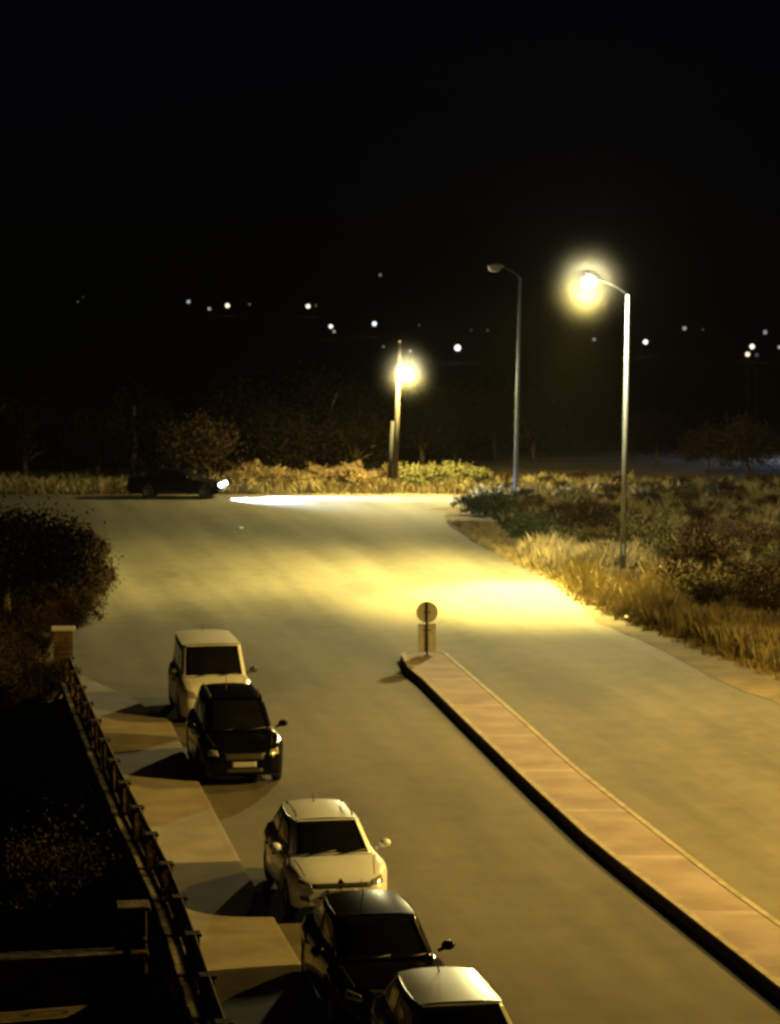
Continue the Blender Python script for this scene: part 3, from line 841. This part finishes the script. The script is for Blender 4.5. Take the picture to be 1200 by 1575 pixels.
PK = 'cars parked along the left kerb'
make_car('parked_van', 'white van with black mirrors, farthest of the cars parked by the left kerb', 'van', VAN, xz(-4.12, 66.9), R(9), PK)
make_car('parked_car', 'black car with pale number plate parked in front of the white van', 'car', BLACK, pix(376, 1214), R(9), PK)
make_car('parked_car', 'white hatchback with black grille strip and folded shadow on the pavement', 'car', HATCH, pix(526, 1420), R(10), PK)
make_car('parked_car', 'dark brown car parked between the white hatchback and the silver car', 'car', DARK, xz(0.12, 39.9), R(10), PK)
make_car('parked_car', 'silver car at the bottom edge of the picture, only roof and windscreen in view', 'car', SILVER, xz(1.24, 35.0), R(10), PK)

# moving car at the far junction, lamps on
fr = pix(345, 766); 
sed, sbvh, spos = make_car('moving_car', 'dark saloon car with its headlights on, driving across the far junction', 'car', SEDAN, fr, R(83))
M['head_on'] = emit('lit_headlight', (0.70, 0.85, 1.0), 12)
for s in (-1, 1):
    b = bmesh.new(); ellipsoid(b, (2.19, s * 0.56, 0.63), (0.13, 0.22, 0.12)); o = obj('headlight', b, M['head_on'], sed)
    spot('headlight_beam', sed, (2.36, s * 0.60, 0.60), ((15, s * 0.6 - 0.6, -0.9) if s > 0 else (4.6, -1.2, -0.1)), 95000 if s > 0 else 26000, (0.62, 0.80, 1.0), 30 if s > 0 else 85, 1.0, 0.08)

# ------------------------------------------------------------------ fence and garden on the left
def fence():
    root_at = fence_l[5]
    root = empty('garden_fence', root_at, 0, 'low stone wall with dark iron railings along the left pavement', 'fence')
    off = Vector((root_at.x, root_at.y, 0))
    pts = []
    tot = resample(fence_l, 200)
    # wall
    bm = bmesh.new(); prev = None
    for i, p in enumerate(tot):
        j = 0.02 * math.sin(i * 1.7) + 0.015 * math.sin(i * 4.3)
        ring = [bm.verts.new(Vector((p.x + dx, p.y, z)) - off) for dx, z in ((0.12, 0.0), (0.12, 0.50 + j), (-0.20 + j, 0.50 + j), (-0.22 + j, -0.2), (-0.75, -3.3))]
        if prev:
            for k in range(4): bm.faces.new((prev[k], prev[k + 1], ring[k + 1], ring[k]))
        prev = ring
    bmesh.ops.recalc_face_normals(bm, faces=bm.faces)
    obj('wall', bm, M['stone'], root)
    d = 0; last = tot[0]; posts = [tot[0]]
    for p in tot[1:]:
        d += (p - last).length; last = p
        if d > 2.35: posts.append(p); d = 0
    for k, p in enumerate(posts):
        if p.y < 20: continue
        bm = bmesh.new(); box(bm, Vector((p.x - 0.02, p.y, 0.58)) - off, (0.20, 0.22, 1.12), 0.18, bev=0.015)
        pier = obj('pier', bm, M['stone'], root)
        bm = bmesh.new(); box(bm, Vector((p.x - 0.02, p.y, 1.17)) - off, (0.25, 0.27, 0.05), 0.18, bev=0.015)
        obj('pier_cap', bm, M['arm'], pier)
    # railing panels between piers: each panel one part
    for a, b in zip(posts, posts[1:]):
        if b.y < 20: continue
        bm = bmesh.new()
        for z in (0.60, 1.12):
            tube(bm, [Vector((a.x, a.y, z)) - off, Vector((b.x, b.y, z)) - off], 0.022, 6)
        n = 17
        for k in range(1, n):
            q = a.lerp(b, k / n)
            tube(bm, [Vector((q.x, q.y, 0.50)) - off, Vector((q.x, q.y, 1.20)) - off], 0.017, 5)
            if k % 4 == 2:   # scroll work
                tube(bm, [Vector((q.x, q.y + 0.11 * math.cos(t), 0.86 + 0.11 * math.sin(t))) - off for t in seq(0, 2 * math.pi, 12)], 0.014, 5)
        obj('railing', bm, M['iron'], root)
    # pale coping stones on the low wall
    for a, b in zip(posts, posts[1:]):
        if b.y < 20: continue
        bm = bmesh.new()
        for k in range(4):
            q = a.lerp(b, (k + 0.5) / 4); dv = (b - a)
            box(bm, Vector((q.x - 0.05, q.y, 0.535)) - off, (0.36 + 0.05 * random.random(), dv.length / 4 - 0.03, 0.055), math.atan2(-dv.x, dv.y) , bev=0.008)
        obj('coping', bm, M['coping'], root)
fence()

def stone_block(name, label, cat, c, s, rz=0.0, cap=True, rows=4):
    root = empty(name, (c.x, c.y, 0), rz, label, cat)
    bm = bmesh.new()
    z0 = c.z; hrow = s[2] / rows
    for r in range(rows):
        n = max(1, int(round(s[0] / 0.5)))
        x = -s[0] / 2
        ws = [random.uniform(0.7, 1.3) for _ in range(n)]; t = sum(ws)
        for w in ws:
            ww = s[0] * w / t
            dy = random.uniform(-0.015, 0.015)
            box(bm, (x + ww / 2, dy, z0 + hrow * (r + 0.5)), (ww - 0.015, s[1], hrow - 0.012), bev=0.02)
            x += ww
    obj('stonework', bm, M['stone'], root)
    if cap:
        bm = bmesh.new(); box(bm, (0, 0, z0 + s[2] + 0.035), (s[0] + 0.1, s[1] + 0.1, 0.07), bev=0.015)
        obj('cap', bm, M['pale_stone'] if cap == 'pale' else M['stone'], root)
    return root

p = pix(98, 1024)
stone_block('gate_pillar', 'square pale stone pillar standing at the far end of the garden fence', 'pillar', Vector((p.x, p.y, -0.3)), (0.55, 0.5, 1.3), 0.1, 'pale')
p = pix(205, 1392, 1.4)
stone_block('garden_pillar', 'short brown stone pillar behind the railing, above the cross wall', 'pillar', Vector((p.x, p.y, -3.2)), (0.40, 0.42, 4.55), 0.15, rows=11)
wl = pix(-120, 1478, 0.75); wr_ = pix(222, 1462, 0.75)
stone_block('garden_wall', 'reddish brown stone wall crossing the dark garden at the lower left', 'wall', Vector(((wl.x + wr_.x) / 2, (wl.y + wr_.y) / 2, -3.3)), ((wr_ - wl).length, 0.35, 4.0), math.atan2(wr_.y - wl.y, wr_.x - wl.x), True, 10)
# paved terrace before the wall
bm = bmesh.new(); tl = pix(-150, 1536, 0.03); tr = pix(160, 1533, 0.03)
vs = [bm.verts.new(v) for v in (Vector((tl.x, 20, 0.03)), Vector((tr.x - 0.6, 20, 0.03)), Vector((pix(90, 1575).x, pix(90, 1575).y, 0.03)), tr, tl)]
bm.faces.new(vs); o = obj('terrace', bm, M['concrete_dark']); o['kind'] = 'structure'

# ------------------------------------------------------------------ foliage
def leaf_cloud(pts, size, rs, flat=0.0):
    """many small leaf quads at the given points -> verts, faces"""
    n = len(pts)
    a = rs.normal(size=(n, 3)); a /= np.linalg.norm(a, axis=1)[:, None]
    b = rs.normal(size=(n, 3)); b -= (a * b).sum(1)[:, None] * a; b /= np.linalg.norm(b, axis=1)[:, None]
    sz = size * rs.uniform(0.6, 1.4, n)[:, None]
    a = a * sz; b = b * sz * 0.55
    V = np.stack([pts - a, pts + b * 0.9, pts + a, pts - b * 0.9], 1).reshape(-1, 3)
    F = np.arange(4 * n).reshape(n, 4)
    return V, F

def np_mesh(name, V, F, m):
    me = bpy.data.meshes.new(name)
    k = F.shape[1]
    me.vertices.add(len(V)); me.vertices.foreach_set('co', V.astype(np.float32).ravel())
    me.loops.add(F.size); me.loops.foreach_set('vertex_index', F.astype(np.int32).ravel())
    me.polygons.add(len(F)); me.polygons.foreach_set('loop_start', np.arange(0, F.size, k, dtype=np.int32))
    me.polygons.foreach_set('loop_total', np.full(len(F), k, dtype=np.int32))
    me.update(calc_edges=True); me.validate()
    me.materials.append(m)
    return me

def crown_points(r, nclump, per, rs, clump=0.28, hollow=0.35):
    pts = []
    for _ in range(nclump):
        d = rs.normal(size=3); d /= np.linalg.norm(d)
        if d[2] < -0.5: d[2] *= -0.6
        rad = rs.uniform(hollow, 1.0) ** 0.6 * rs.uniform(0.8, 1.12)
        c = d * rad * np.array(r)
        s = clump * rs.uniform(0.5, 1.3) * min(r)
        pts.append(c + rs.normal(size=(per, 3)) * s * np.array([1, 1, 0.75]))
    return np.concatenate(pts)

def make_tree_meshes(h, r, leaf, nclump, per, seed, mleaf, trunk_h=None, size=0.07):
    rs = np.random.default_rng(seed)
    th = trunk_h or h * 0.35
    cz = h - r[2] * 0.95
    P = crown_points(r, nclump, per, rs); P[:, 2] += cz
    P = P[P[:, 2] > 0.05]
    V, F = leaf_cloud(P, size, rs)
    crown = np_mesh('crown', V, F, mleaf)
    bm = bmesh.new(); rr = random.Random(seed)
    tr = 0.035 * h
    tube(bm, [(0, 0, -0.4), (0.03 * h * rr.uniform(-1, 1), 0, th * 0.5), (0.03 * h * rr.uniform(-1, 1), 0.02 * h, th), (0, 0, cz + r[2] * 0.4)], [tr * 1.3, tr, tr * 0.8, tr * 0.25], 8)
    for k in range(7):
        a = k * 0.9 + rr.random(); z0 = th * rr.uniform(0.7, 1.2)
        e = Vector((math.cos(a) * r[0] * 0.7, math.sin(a) * r[1] * 0.7, cz + r[2] * rr.uniform(-0.3, 0.6)))
        tube(bm, [(0, 0, z0), Vector((0, 0, z0)).lerp(e, 0.5) + Vector((0, 0, 0.1 * h * rr.random())), e], [tr * 0.5, tr * 0.32, tr * 0.1], 6)
    tm = bpy.data.meshes.new('trunk'); bm.to_mesh(tm); bm.free(); tm.materials.append(M['bark'])
    return crown, tm

def plant_tree(name, meshes, loc, sc, rz, label, cat, group=None):
    root = empty(name, loc, rz, label, cat, group); root.scale = sc
    for nm, me in (('crown', meshes[0]), ('trunk', meshes[1])):
        o = bpy.data.objects.new(nm, me); C.objects.link(o); o.parent = root
    return root

def bush_meshes(seed, r, nclump, per, mleaf, size):
    rs = np.random.default_rng(seed)
    P = crown_points(r, nclump, per, rs, 0.24, 0.2); P[:, 2] += r[2] * 0.75
    P = P[P[:, 2] > 0.0]
    V, F = leaf_cloud(P, size, rs)
    me = np_mesh('foliage', V, F, mleaf)
    bm = bmesh.new(); rr = random.Random(seed)
    for k in range(9):
        a = k * 0.7 + rr.random() * 0.5
        e = Vector((math.cos(a) * r[0] * rr.uniform(0.3, 0.95), math.sin(a) * r[1] * rr.uniform(0.3, 0.95), r[2] * rr.uniform(1.0, 1.8)))
        tube(bm, [(0, 0, -0.1), e * 0.5 + Vector((0, 0, 0.1)), e], [0.03, 0.02, 0.008], 5)
    tm = bpy.data.meshes.new('stems'); bm.to_mesh(tm); bm.free(); tm.materials.append(M['bark'])
    return me, tm

def plant_bush(name, meshes, loc, sc, rz, label, cat, group=None):
    root = empty(name, loc, rz, label, cat, group); root.scale = sc
    for nm, me in (('foliage', meshes[0]), ('stems', meshes[1])):
        o = bpy.data.objects.new(nm, me); C.objects.link(o); o.parent = root
    return root

# trees beyond the far road edge, dim in the lamplight
TV = [make_tree_meshes(4.0, (2.0, 1.7, 2.1), None, 110, 60, 11, M['leaf_back'], size=0.085),
      make_tree_meshes(4.8, (2.2, 1.9, 2.5), None, 130, 60, 12, M['leaf_back'], size=0.085),
      make_tree_meshes(3.5, (1.8, 1.5, 1.85), None, 110, 60, 13, M['leaf_far'], size=0.08)]
back = pix(600, 757).y
far_trees = [(-30, 14, 1, 1.05), (40, 9, 0, 1.0), (95, 16, 1, 1.0), (150, 8, 0, 0.95), (205, 12, 1, 1.05), (300, 3.5, 2, 1.05), (262, 6, 0, 0.8), (365, 13, 1, 1.1), (430, 7, 0, 1.0), (500, 15, 1, 1.2), (548, 9, 0, 0.9), (650, 16, 1, 1.0), (700, 20, 0, 1.1), (760, 25, 1, 1.0), (820, 24, 0, 1.0), (1090, 14, 2, 0.8), (1150, 11, 2, 0.95), (1010, 20, 0, 0.8)]
for i, (px_, dy, v, s) in enumerate(far_trees):
    q = at_depth(px_, 740, back + dy)
    z = terrain(q.x, q.y)
    lab = 'rounded dry tree, palest of those behind the dark saloon car' if i == 5 else ('low dry tree on the skyline at the right edge' if v == 2 else 'dim brown tree in the row beyond the far road edge')
    grp = None if i == 5 else ('low dry trees at the right' if v == 2 else 'dim trees beyond the far road edge')
    plant_tree('tree', TV[v], (q.x, q.y, z), (s, s, s * 0.92), i * 1.3, lab, 'tree', grp)

# bushes on the far verge
BV = [bush_meshes(21, (0.9, 0.8, 0.7), 60, 40, M['leaf_dry'], 0.06), bush_meshes(22, (1.0, 0.8, 0.6), 60, 40, M['leaf_olive'], 0.06), bush_meshes(23, (0.7, 0.7, 0.8), 50, 40, M['leaf_dry'], 0.055)]
GB = 'bushes on the far verge'
i = 0
for px_ in list(range(360, 600, 26)) + list(range(626, 752, 17)):
    i += 1
    dy = random.uniform(0.2, 2.6)
    q = at_depth(px_ + random.uniform(-8, 8), 740, back + 0.6 + dy)
    green = px_ > 620
    s = random.uniform(0.75, 1.1) * (1.0 if not green else 1.15)
    plant_bush('bush', BV[1] if green else BV[0 if i % 2 else 2], (q.x, q.y, terrain(q.x, q.y)), (s, s, s), i * 1.1,
               'yellow green bush right of the wooden pole on the far verge' if green else 'yellow dry bush left of the wooden pole on the far verge', 'bush', 'green ' + GB if green else 'dry ' + GB)

# dark green weeds at the corner of the right verge
WV = bush_meshes(31, (0.8, 0.7, 0.45), 50, 40, M['leaf_green'], 0.05)
for k in range(16):
    t = k / 15
    q = pix(705 + 120 * t + random.uniform(-12, 14), 800 + 52 * t + random.uniform(-16, 2) - 6)
    s = random.uniform(0.8, 1.2)
    plant_bush('weed_clump', WV, (q.x + 0.9, q.y, 0), (s, s, s), k * 1.7, 'dark green weeds at the far corner of the right verge', 'weeds', 'dark green weeds at the verge corner')

# brown brush field behind the tall grass on the right
FV = [bush_meshes(41, (1.0, 0.9, 0.75), 70, 60, M['leaf_far'], 0.05), bush_meshes(42, (0.9, 0.9, 0.6), 70, 60, M['leaf_brown'], 0.045), bush_meshes(43, (1.1, 0.9, 0.65), 70, 60, M['leaf_field'], 0.045)]
k = 0
yy = verge_r[9].y - 2
while yy < back + 2:
    x = xs_at(verge_r, min(yy, verge_r[1].y)) + 2.8 + random.random()
    xmax = yy * 620 / FPX + 2
    while x < xmax:
        k += 1
        v = random.choice([0, 0, 1, 2]) if yy < 118 else random.choice([1, 2, 1, 0])
        s = random.uniform(0.7, 1.15) if yy < 112 else random.uniform(0.5, 0.8)
        lab, g = [('dark brown brush bush in the field behind the tall grass', 'brown brush in the right field'), ('pale dry brush bush in the field behind the tall grass', 'dry brush in the right field'), ('olive brush bush in the field behind the tall grass', 'olive brush in the right field')][v]
        if abs(x - b1.x * yy / b1.y) < 1.7 and b1.y - 9 < yy < b1.y + 1.5:
            x += 1.9; continue
        plant_bush('brush', FV[v], (x + random.uniform(-0.5, 0.5), yy + random.uniform(-1, 1), 0), (s, s, s * random.uniform(0.8, 1.2)), k * 0.77, lab, 'bush', g)
        x += random.uniform(1.5, 2.5)
    yy += 2.9

# grasses
def grass(name, label, area, n, hgt, wid, m, seed, lean=0.35):
    rs = np.random.default_rng(seed)
    P = area(n, rs)
    n = len(P)
    # clumping: heights vary with place
    hv = hgt * rs.uniform(0.45, 1.1, n) * (0.75 + 0.35 * np.sin(P[:, 0] * 1.9 + np.sin(P[:, 1] * 1.3) * 2) * np.sin(P[:, 1] * 0.83))
    near_pole = (np.abs(P[:, 0] - b1.x * P[:, 1] / b1.y) < 0.9) & (P[:, 1] < b1.y + 0.5) & (P[:, 1] > b1.y - 7)
    hv = np.where(near_pole, hv * 0.4, hv)
    a = rs.uniform(0, 2 * np.pi, n)
    w = wid * rs.uniform(0.6, 1.3, n)
    dx = np.cos(a) * w; dy = np.sin(a) * w
    ln = rs.normal(size=(n, 2)) * lean * hv[:, None]
    z0 = P[:, 2]
    V = np.stack([np.stack([P[:, 0] - dx, P[:, 1] - dy, z0], 1), np.stack([P[:, 0] + dx, P[:, 1] + dy, z0], 1),
                  np.stack([P[:, 0] + dx * 0.7 + ln[:, 0] * 0.5, P[:, 1] + dy * 0.7 + ln[:, 1] * 0.5, z0 + hv * 0.65], 1),
                  np.stack([P[:, 0] + ln[:, 0], P[:, 1] + ln[:, 1], z0 + hv], 1)], 1).reshape(-1, 3)
    F = np.arange(4 * n).reshape(n, 4)
    me = np_mesh(name, V, F, m)
    o = bpy.data.objects.new(name, me); C.objects.link(o)
    tag(o, label, 'grass', kind='stuff')
    return o

vy = [p.y for p in verge_r][::-1]; vx = [p.x for p in verge_r][::-1]
def strip(o0, o1, y0, y1, pw=1.0):
    def f(n, rs):
        y = rs.uniform(y0, y1, n)
        x = np.interp(y, vy, vx) + o0 + (o1 - o0) * rs.uniform(0, 1, n) ** pw
        # tufts
        x += 0.25 * np.sin(y * 5.1) ; y2 = y + rs.normal(size=n) * 0.05
        return np.stack([x, y2, np.zeros(n)], 1)
    return f
grass('tall_dry_grass', 'tall yellow dry grass along the right edge of the road', strip(0.2, 3.2, 20, 104, 0.8), 130000, 0.95, 0.011, M['grass_dry'], 5, 0.2)
grass('dry_grass', 'short dry grass at the foot of the tall grass beside the shoulder', strip(-0.3, 1.0, 20, 118), 40000, 0.35, 0.012, M['grass_low'], 6)
def field(n, rs):
    y = rs.uniform(60, back + 2.5, n); t = rs.uniform(0, 1, n)
    x0 = np.interp(y, vy, vx) + 1.8; x1 = y * 620 / FPX + 3
    return np.stack([x0 + (x1 - x0) * t, y, np.zeros(n)], 1)
grass('field_grass', 'dry grass filling the field between the brush bushes', field, 70000, 0.75, 0.02, M['grass_low'], 8)
def far_v(n, rs):
    x = rs.uniform(-45, 12, n); y = far_y + 0.5 + rs.uniform(0, 5.5, n)
    z = np.array([terrain(a, b) for a, b in zip(x, y)])
    return np.stack([x, y, z], 1)
grass('verge_grass', 'dry grass on the verge beyond the cross street', far_v, 30000, 0.7, 0.022, M['grass_low'], 9)

# left side: dark tree, brown brush mound
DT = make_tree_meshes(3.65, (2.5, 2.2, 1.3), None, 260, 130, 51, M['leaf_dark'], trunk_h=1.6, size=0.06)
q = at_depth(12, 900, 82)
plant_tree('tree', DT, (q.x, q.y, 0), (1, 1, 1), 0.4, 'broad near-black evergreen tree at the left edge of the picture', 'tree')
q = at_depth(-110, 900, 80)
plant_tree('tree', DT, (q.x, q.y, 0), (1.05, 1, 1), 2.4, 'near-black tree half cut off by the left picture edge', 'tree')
MB_ = [bush_meshes(61, (1.1, 1.0, 0.85), 90, 90, M['leaf_far'], 0.042), bush_meshes(62, (1.0, 1.0, 0.7), 90, 90, M['leaf_brown'], 0.042)]
mound = [(140, 845, .9), (120, 870, 1.0), (148, 890, .95), (95, 890, 1.1), (150, 920, 1.0), (115, 915, 1.1), (60, 910, 1.1), (20, 905, 1.1), (140, 950, .9), (110, 945, 1.0), (70, 945, 1.0), (25, 950, 1.0), (128, 968, .7), (90, 975, .7), (20, 985, .8), (55, 985, .8), (-10, 1010, 1.0), (35, 1030, .8), (62, 1040, .6), (155, 865, .9), (158, 905, .9), (0, 1060, .9), (15, 1045, .8), (75, 1010, .6)]
for k, (a, b, s) in enumerate(mound):
    q = pix(a - 12, b + 10)
    plant_bush('brush', MB_[1 if k in (0, 2, 4, 8) else 0], (q.x - 0.3, q.y, 0), (s, s, s), k * 1.9,
               'pale dry bush at the road side of the left brush mound' if k in (0, 2, 4, 8) else 'brown bush of the overgrown mound left of the road', 'bush',
               'pale bushes of the left mound' if k in (0, 2, 4, 8) else 'brown bushes of the left mound')
# sunken garden shrubs
for k, (a, b, s) in enumerate([(8, 1080, .7), (30, 1086, .6), (52, 1078, .7), (72, 1068, .6), (92, 1052, .5), (-15, 1088, .8)]):
    q = pix(a, b)
    plant_bush('garden_shrub', MB_[0], (q.x, q.y, -0.1), (s, s, s), k * 1.3, 'low dim shrub on the near rim of the sunken garden by the pale pillar', 'shrub', 'rim shrubs of the sunken garden')
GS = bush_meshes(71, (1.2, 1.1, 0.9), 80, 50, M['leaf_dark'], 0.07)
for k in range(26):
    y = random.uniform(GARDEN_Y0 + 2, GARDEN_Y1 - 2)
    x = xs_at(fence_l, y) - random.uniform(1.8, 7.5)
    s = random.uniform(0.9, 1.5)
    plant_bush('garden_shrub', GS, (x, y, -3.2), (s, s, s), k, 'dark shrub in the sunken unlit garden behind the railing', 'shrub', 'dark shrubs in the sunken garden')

GT = make_tree_meshes(4.3, (1.1, 1.0, 1.2), None, 70, 90, 91, M['leaf_far'], trunk_h=2.2, size=0.04)
q = pix(82, 1310, 0.7)
plant_tree('tree', GT, (q.x, q.y, -3.2), (1, 1, 1), 1.0, 'small greenish tree faintly visible inside the dark garden', 'tree')

# thin dark post at the road's left edge
q = pix(174, 894)
root = empty('marker_post', q, 0, 'thin dark post at the left road edge beside the brush mound', 'post')
bm = bmesh.new(); tube(bm, [(0, 0, 0), (-0.03, 0, 0.8)], [0.07, 0.06], 10); obj('shaft', bm, M['iron'], root)
bm = bmesh.new(); tube(bm, [(-0.03, 0, 0.8), (-0.03, 0, 0.86)], [0.075, 0.04], 10); obj('cap', bm, M['iron'], root)

# ------------------------------------------------------------------ litter
def litter(px_, py_, s, label, seed):
    q = pix(px_, py_)
    rs = random.Random(seed)
    bm = bmesh.new()
    bmesh.ops.create_icosphere(bm, subdivisions=3, radius=1.0)
    for v in bm.verts:
        d = v.co.normalized()
        k = 1 + 0.22 * math.sin(d.x * 7 + seed) * math.sin(d.y * 6 + seed * 2) + 0.12 * math.sin(d.z * 11 + d.x * 9)
        v.co = Vector((d.x * s[0] * k, d.y * s[1] * k, max(0.0, s[2] * (0.6 + d.z * 0.6 * k))))
        if d.z > 0.8: v.co.z += s[2] * 0.35
    o = obj('litter_bag', bm, M['plastic_bag'], None, True)
    o.location = q + Vector((0, 0, 0.03)); o.rotation_euler = (0, 0, rs.random() * 3)
    tag(o, label, 'litter', 'white litter bags on the verge')
litter(1066, 978, (0.24, 0.16, 0.18), 'large white plastic bag lying at the foot of the tall grass', 1)
litter(1116, 1004, (0.15, 0.10, 0.07), 'small flattened white bag right of the large one', 2)
litter(964, 956, (0.11, 0.09, 0.09), 'small pale bag on the shoulder left of the large white bag', 3)
litter(918, 930, (0.10, 0.08, 0.08), 'tiny pale bag nearest to the lit lamp post', 4)
litter(370, 814, (0.12, 0.1, 0.05), 'pale scrap lying out on the asphalt near the saloon car', 5)
litter(57, 944, (0.16, 0.12, 0.16), 'grey white bag caught on the brown mound at the left', 6)

# ------------------------------------------------------------------ distant lamps on the dark hillside
far_lights = [(120, 464, .5, .07), (128, 457, .4, .04), (290, 464, .75, .5), (322, 475, .7, .4), (350, 470, 1.0, 2.5), (384, 468, .6, .08), (474, 471, .95, 1.8), (486, 470, .5, .1),
              (509, 502, .9, 1.8), (514, 510, .6, .4), (576, 498, 1.0, 2.0), (585, 423, .7, .15), (590, 533, .6, .15), (631, 540, .7, .6), (704, 535, 1.45, 4), (646, 669, .9, .7), (645, 500, .5, .05),
              (750, 508, .6, .05), (725, 508, .5, .04), (914, 522, .8, .2), (993, 526, 1.1, 2.2), (1053, 505, .9, .35), (1081, 507, .5, .05), (1177, 511, .9, .3), (1157, 533, 1.1, 1.6), (1150, 545, 1.1, 1.2), (1164, 546, .9, .06), (1199, 534, .7, .5)]
cols = {}
for i, (px_, py_, r, st) in enumerate(far_lights):
    d = ray(px_, py_)
    pole_h = 6.0
    t = 200.0
    while t < 4400:
        P_ = Vector((0, 0, CAM_H)) + d * t
        if P_.z <= terrain(P_.x, P_.y) + pole_h: break
        t *= 1.003
    P_ = Vector((0, 0, CAM_H)) + d * t
    zt_ = terrain(P_.x, P_.y)
    root = empty('distant_lamp', (P_.x, P_.y, zt_), 0, None, 'distant light', 'lights scattered over the dark hillside')
    rad = r * 3.3 / FPX * t
    hgt = max(P_.z - zt_, rad + 0.5)
    key = round(st, 2)
    if key not in cols: cols[key] = emit('distant_light', ((1.0, 0.93, 0.78), (1.0, 0.85, 0.6), (0.9, 0.95, 1.0))[len(cols) % 3], min(st, 1.6) * 1.1)
    bm = bmesh.new(); ellipsoid(bm, (0, 0, hgt), (rad, rad, rad), seg=12, ring=8); obj('globe', bm, cols[key], root)
    bm = bmesh.new(); tube(bm, [(0, 0, -0.5), (0, 0, hgt - rad * 0.9)], 0.08, 6); obj('pole', bm, M['arm'], root)
    if st >= 1.8: lb = 'bright white point of light on the dark hillside'
    elif st >= 0.3: lb = 'medium bright point of light on the dark hillside'
    else: lb = 'faint point of light on the dark hillside'
    root['label'] = lb
LBL = {4: 'brightest light of the left group on the hillside', 11: 'highest of the distant lights, faint, above the wooden pole lamp', 14: 'large bright distant light between the wooden pole and the unlit lamp',
       15: 'lowest distant light, just right of the wooden pole', 13: 'small light right above the glaring lamp of the wooden pole', 20: 'bright distant light just right of the lit lamp post'}
dl = [o for o in C.objects if o.name.startswith('distant_lamp')]
for k, v in LBL.items(): dl[k]['label'] = v

# ------------------------------------------------------------------ haze
bm = bmesh.new()
box(bm, (0, 2300, 33), (5800, 5200, 150))
hz = obj('haze_and_halo', bm, [])
hm = bpy.data.materials.new('haze_and_halo'); hm.use_nodes = True
nt = hm.node_tree; nt.nodes.clear()
pv = nt.nodes.new('ShaderNodeVolumePrincipled'); pv.inputs['Color'].default_value = (0.9, 0.9, 0.9, 1); pv.inputs['Density'].default_value = 0.00003; pv.inputs['Anisotropy'].default_value = 0.0
out = nt.nodes.new('ShaderNodeOutputMaterial'); nt.links.new(pv.outputs[0], out.inputs['Volume'])
hz.data.materials.append(hm)
hz['kind'] = 'stuff'
# added halo balls standing in for lens bloom round the two lit lamps
def lamp_halo(centre, radius, dens):
    bm = bmesh.new(); bmesh.ops.create_icosphere(bm, subdivisions=3, radius=radius)
    m = bpy.data.materials.new('lamp_halo'); m.use_nodes = True
    m.cycles.volume_step_rate = 0.2
    nt = m.node_tree; nt.nodes.clear()
    o = obj('haze_and_halo', bm, m); o.location = centre; o['kind'] = 'stuff'
    tc = nt.nodes.new('ShaderNodeTexCoord')
    ln = nt.nodes.new('ShaderNodeVectorMath'); ln.operation = 'LENGTH'; nt.links.new(tc.outputs['Object'], ln.inputs[0])
    mr = nt.nodes.new('ShaderNodeMapRange'); mr.inputs['From Min'].default_value = radius; mr.inputs['From Max'].default_value = 0.0
    mr.inputs['To Min'].default_value = 0.0; mr.inputs['To Max'].default_value = 1.0
    nt.links.new(ln.outputs['Value'], mr.inputs['Value'])
    pw = nt.nodes.new('ShaderNodeMath'); pw.operation = 'POWER'; pw.inputs[1].default_value = 8.5; nt.links.new(mr.outputs[0], pw.inputs[0])
    ml = nt.nodes.new('ShaderNodeMath'); ml.operation = 'MULTIPLY'; ml.inputs[1].default_value = dens; nt.links.new(pw.outputs[0], ml.inputs[0])
    v = nt.nodes.new('ShaderNodeVolumePrincipled'); v.inputs['Color'].default_value = (0.9, 0.9, 0.9, 1); nt.links.new(ml.outputs[0], v.inputs['Density'])
    ou = nt.nodes.new('ShaderNodeOutputMaterial'); nt.links.new(v.outputs[0], ou.inputs['Volume'])
lamp_halo(HALO_AT[0], 3.0, 0.062)
lamp_halo(HALO_AT[1], 3.0, 0.095)
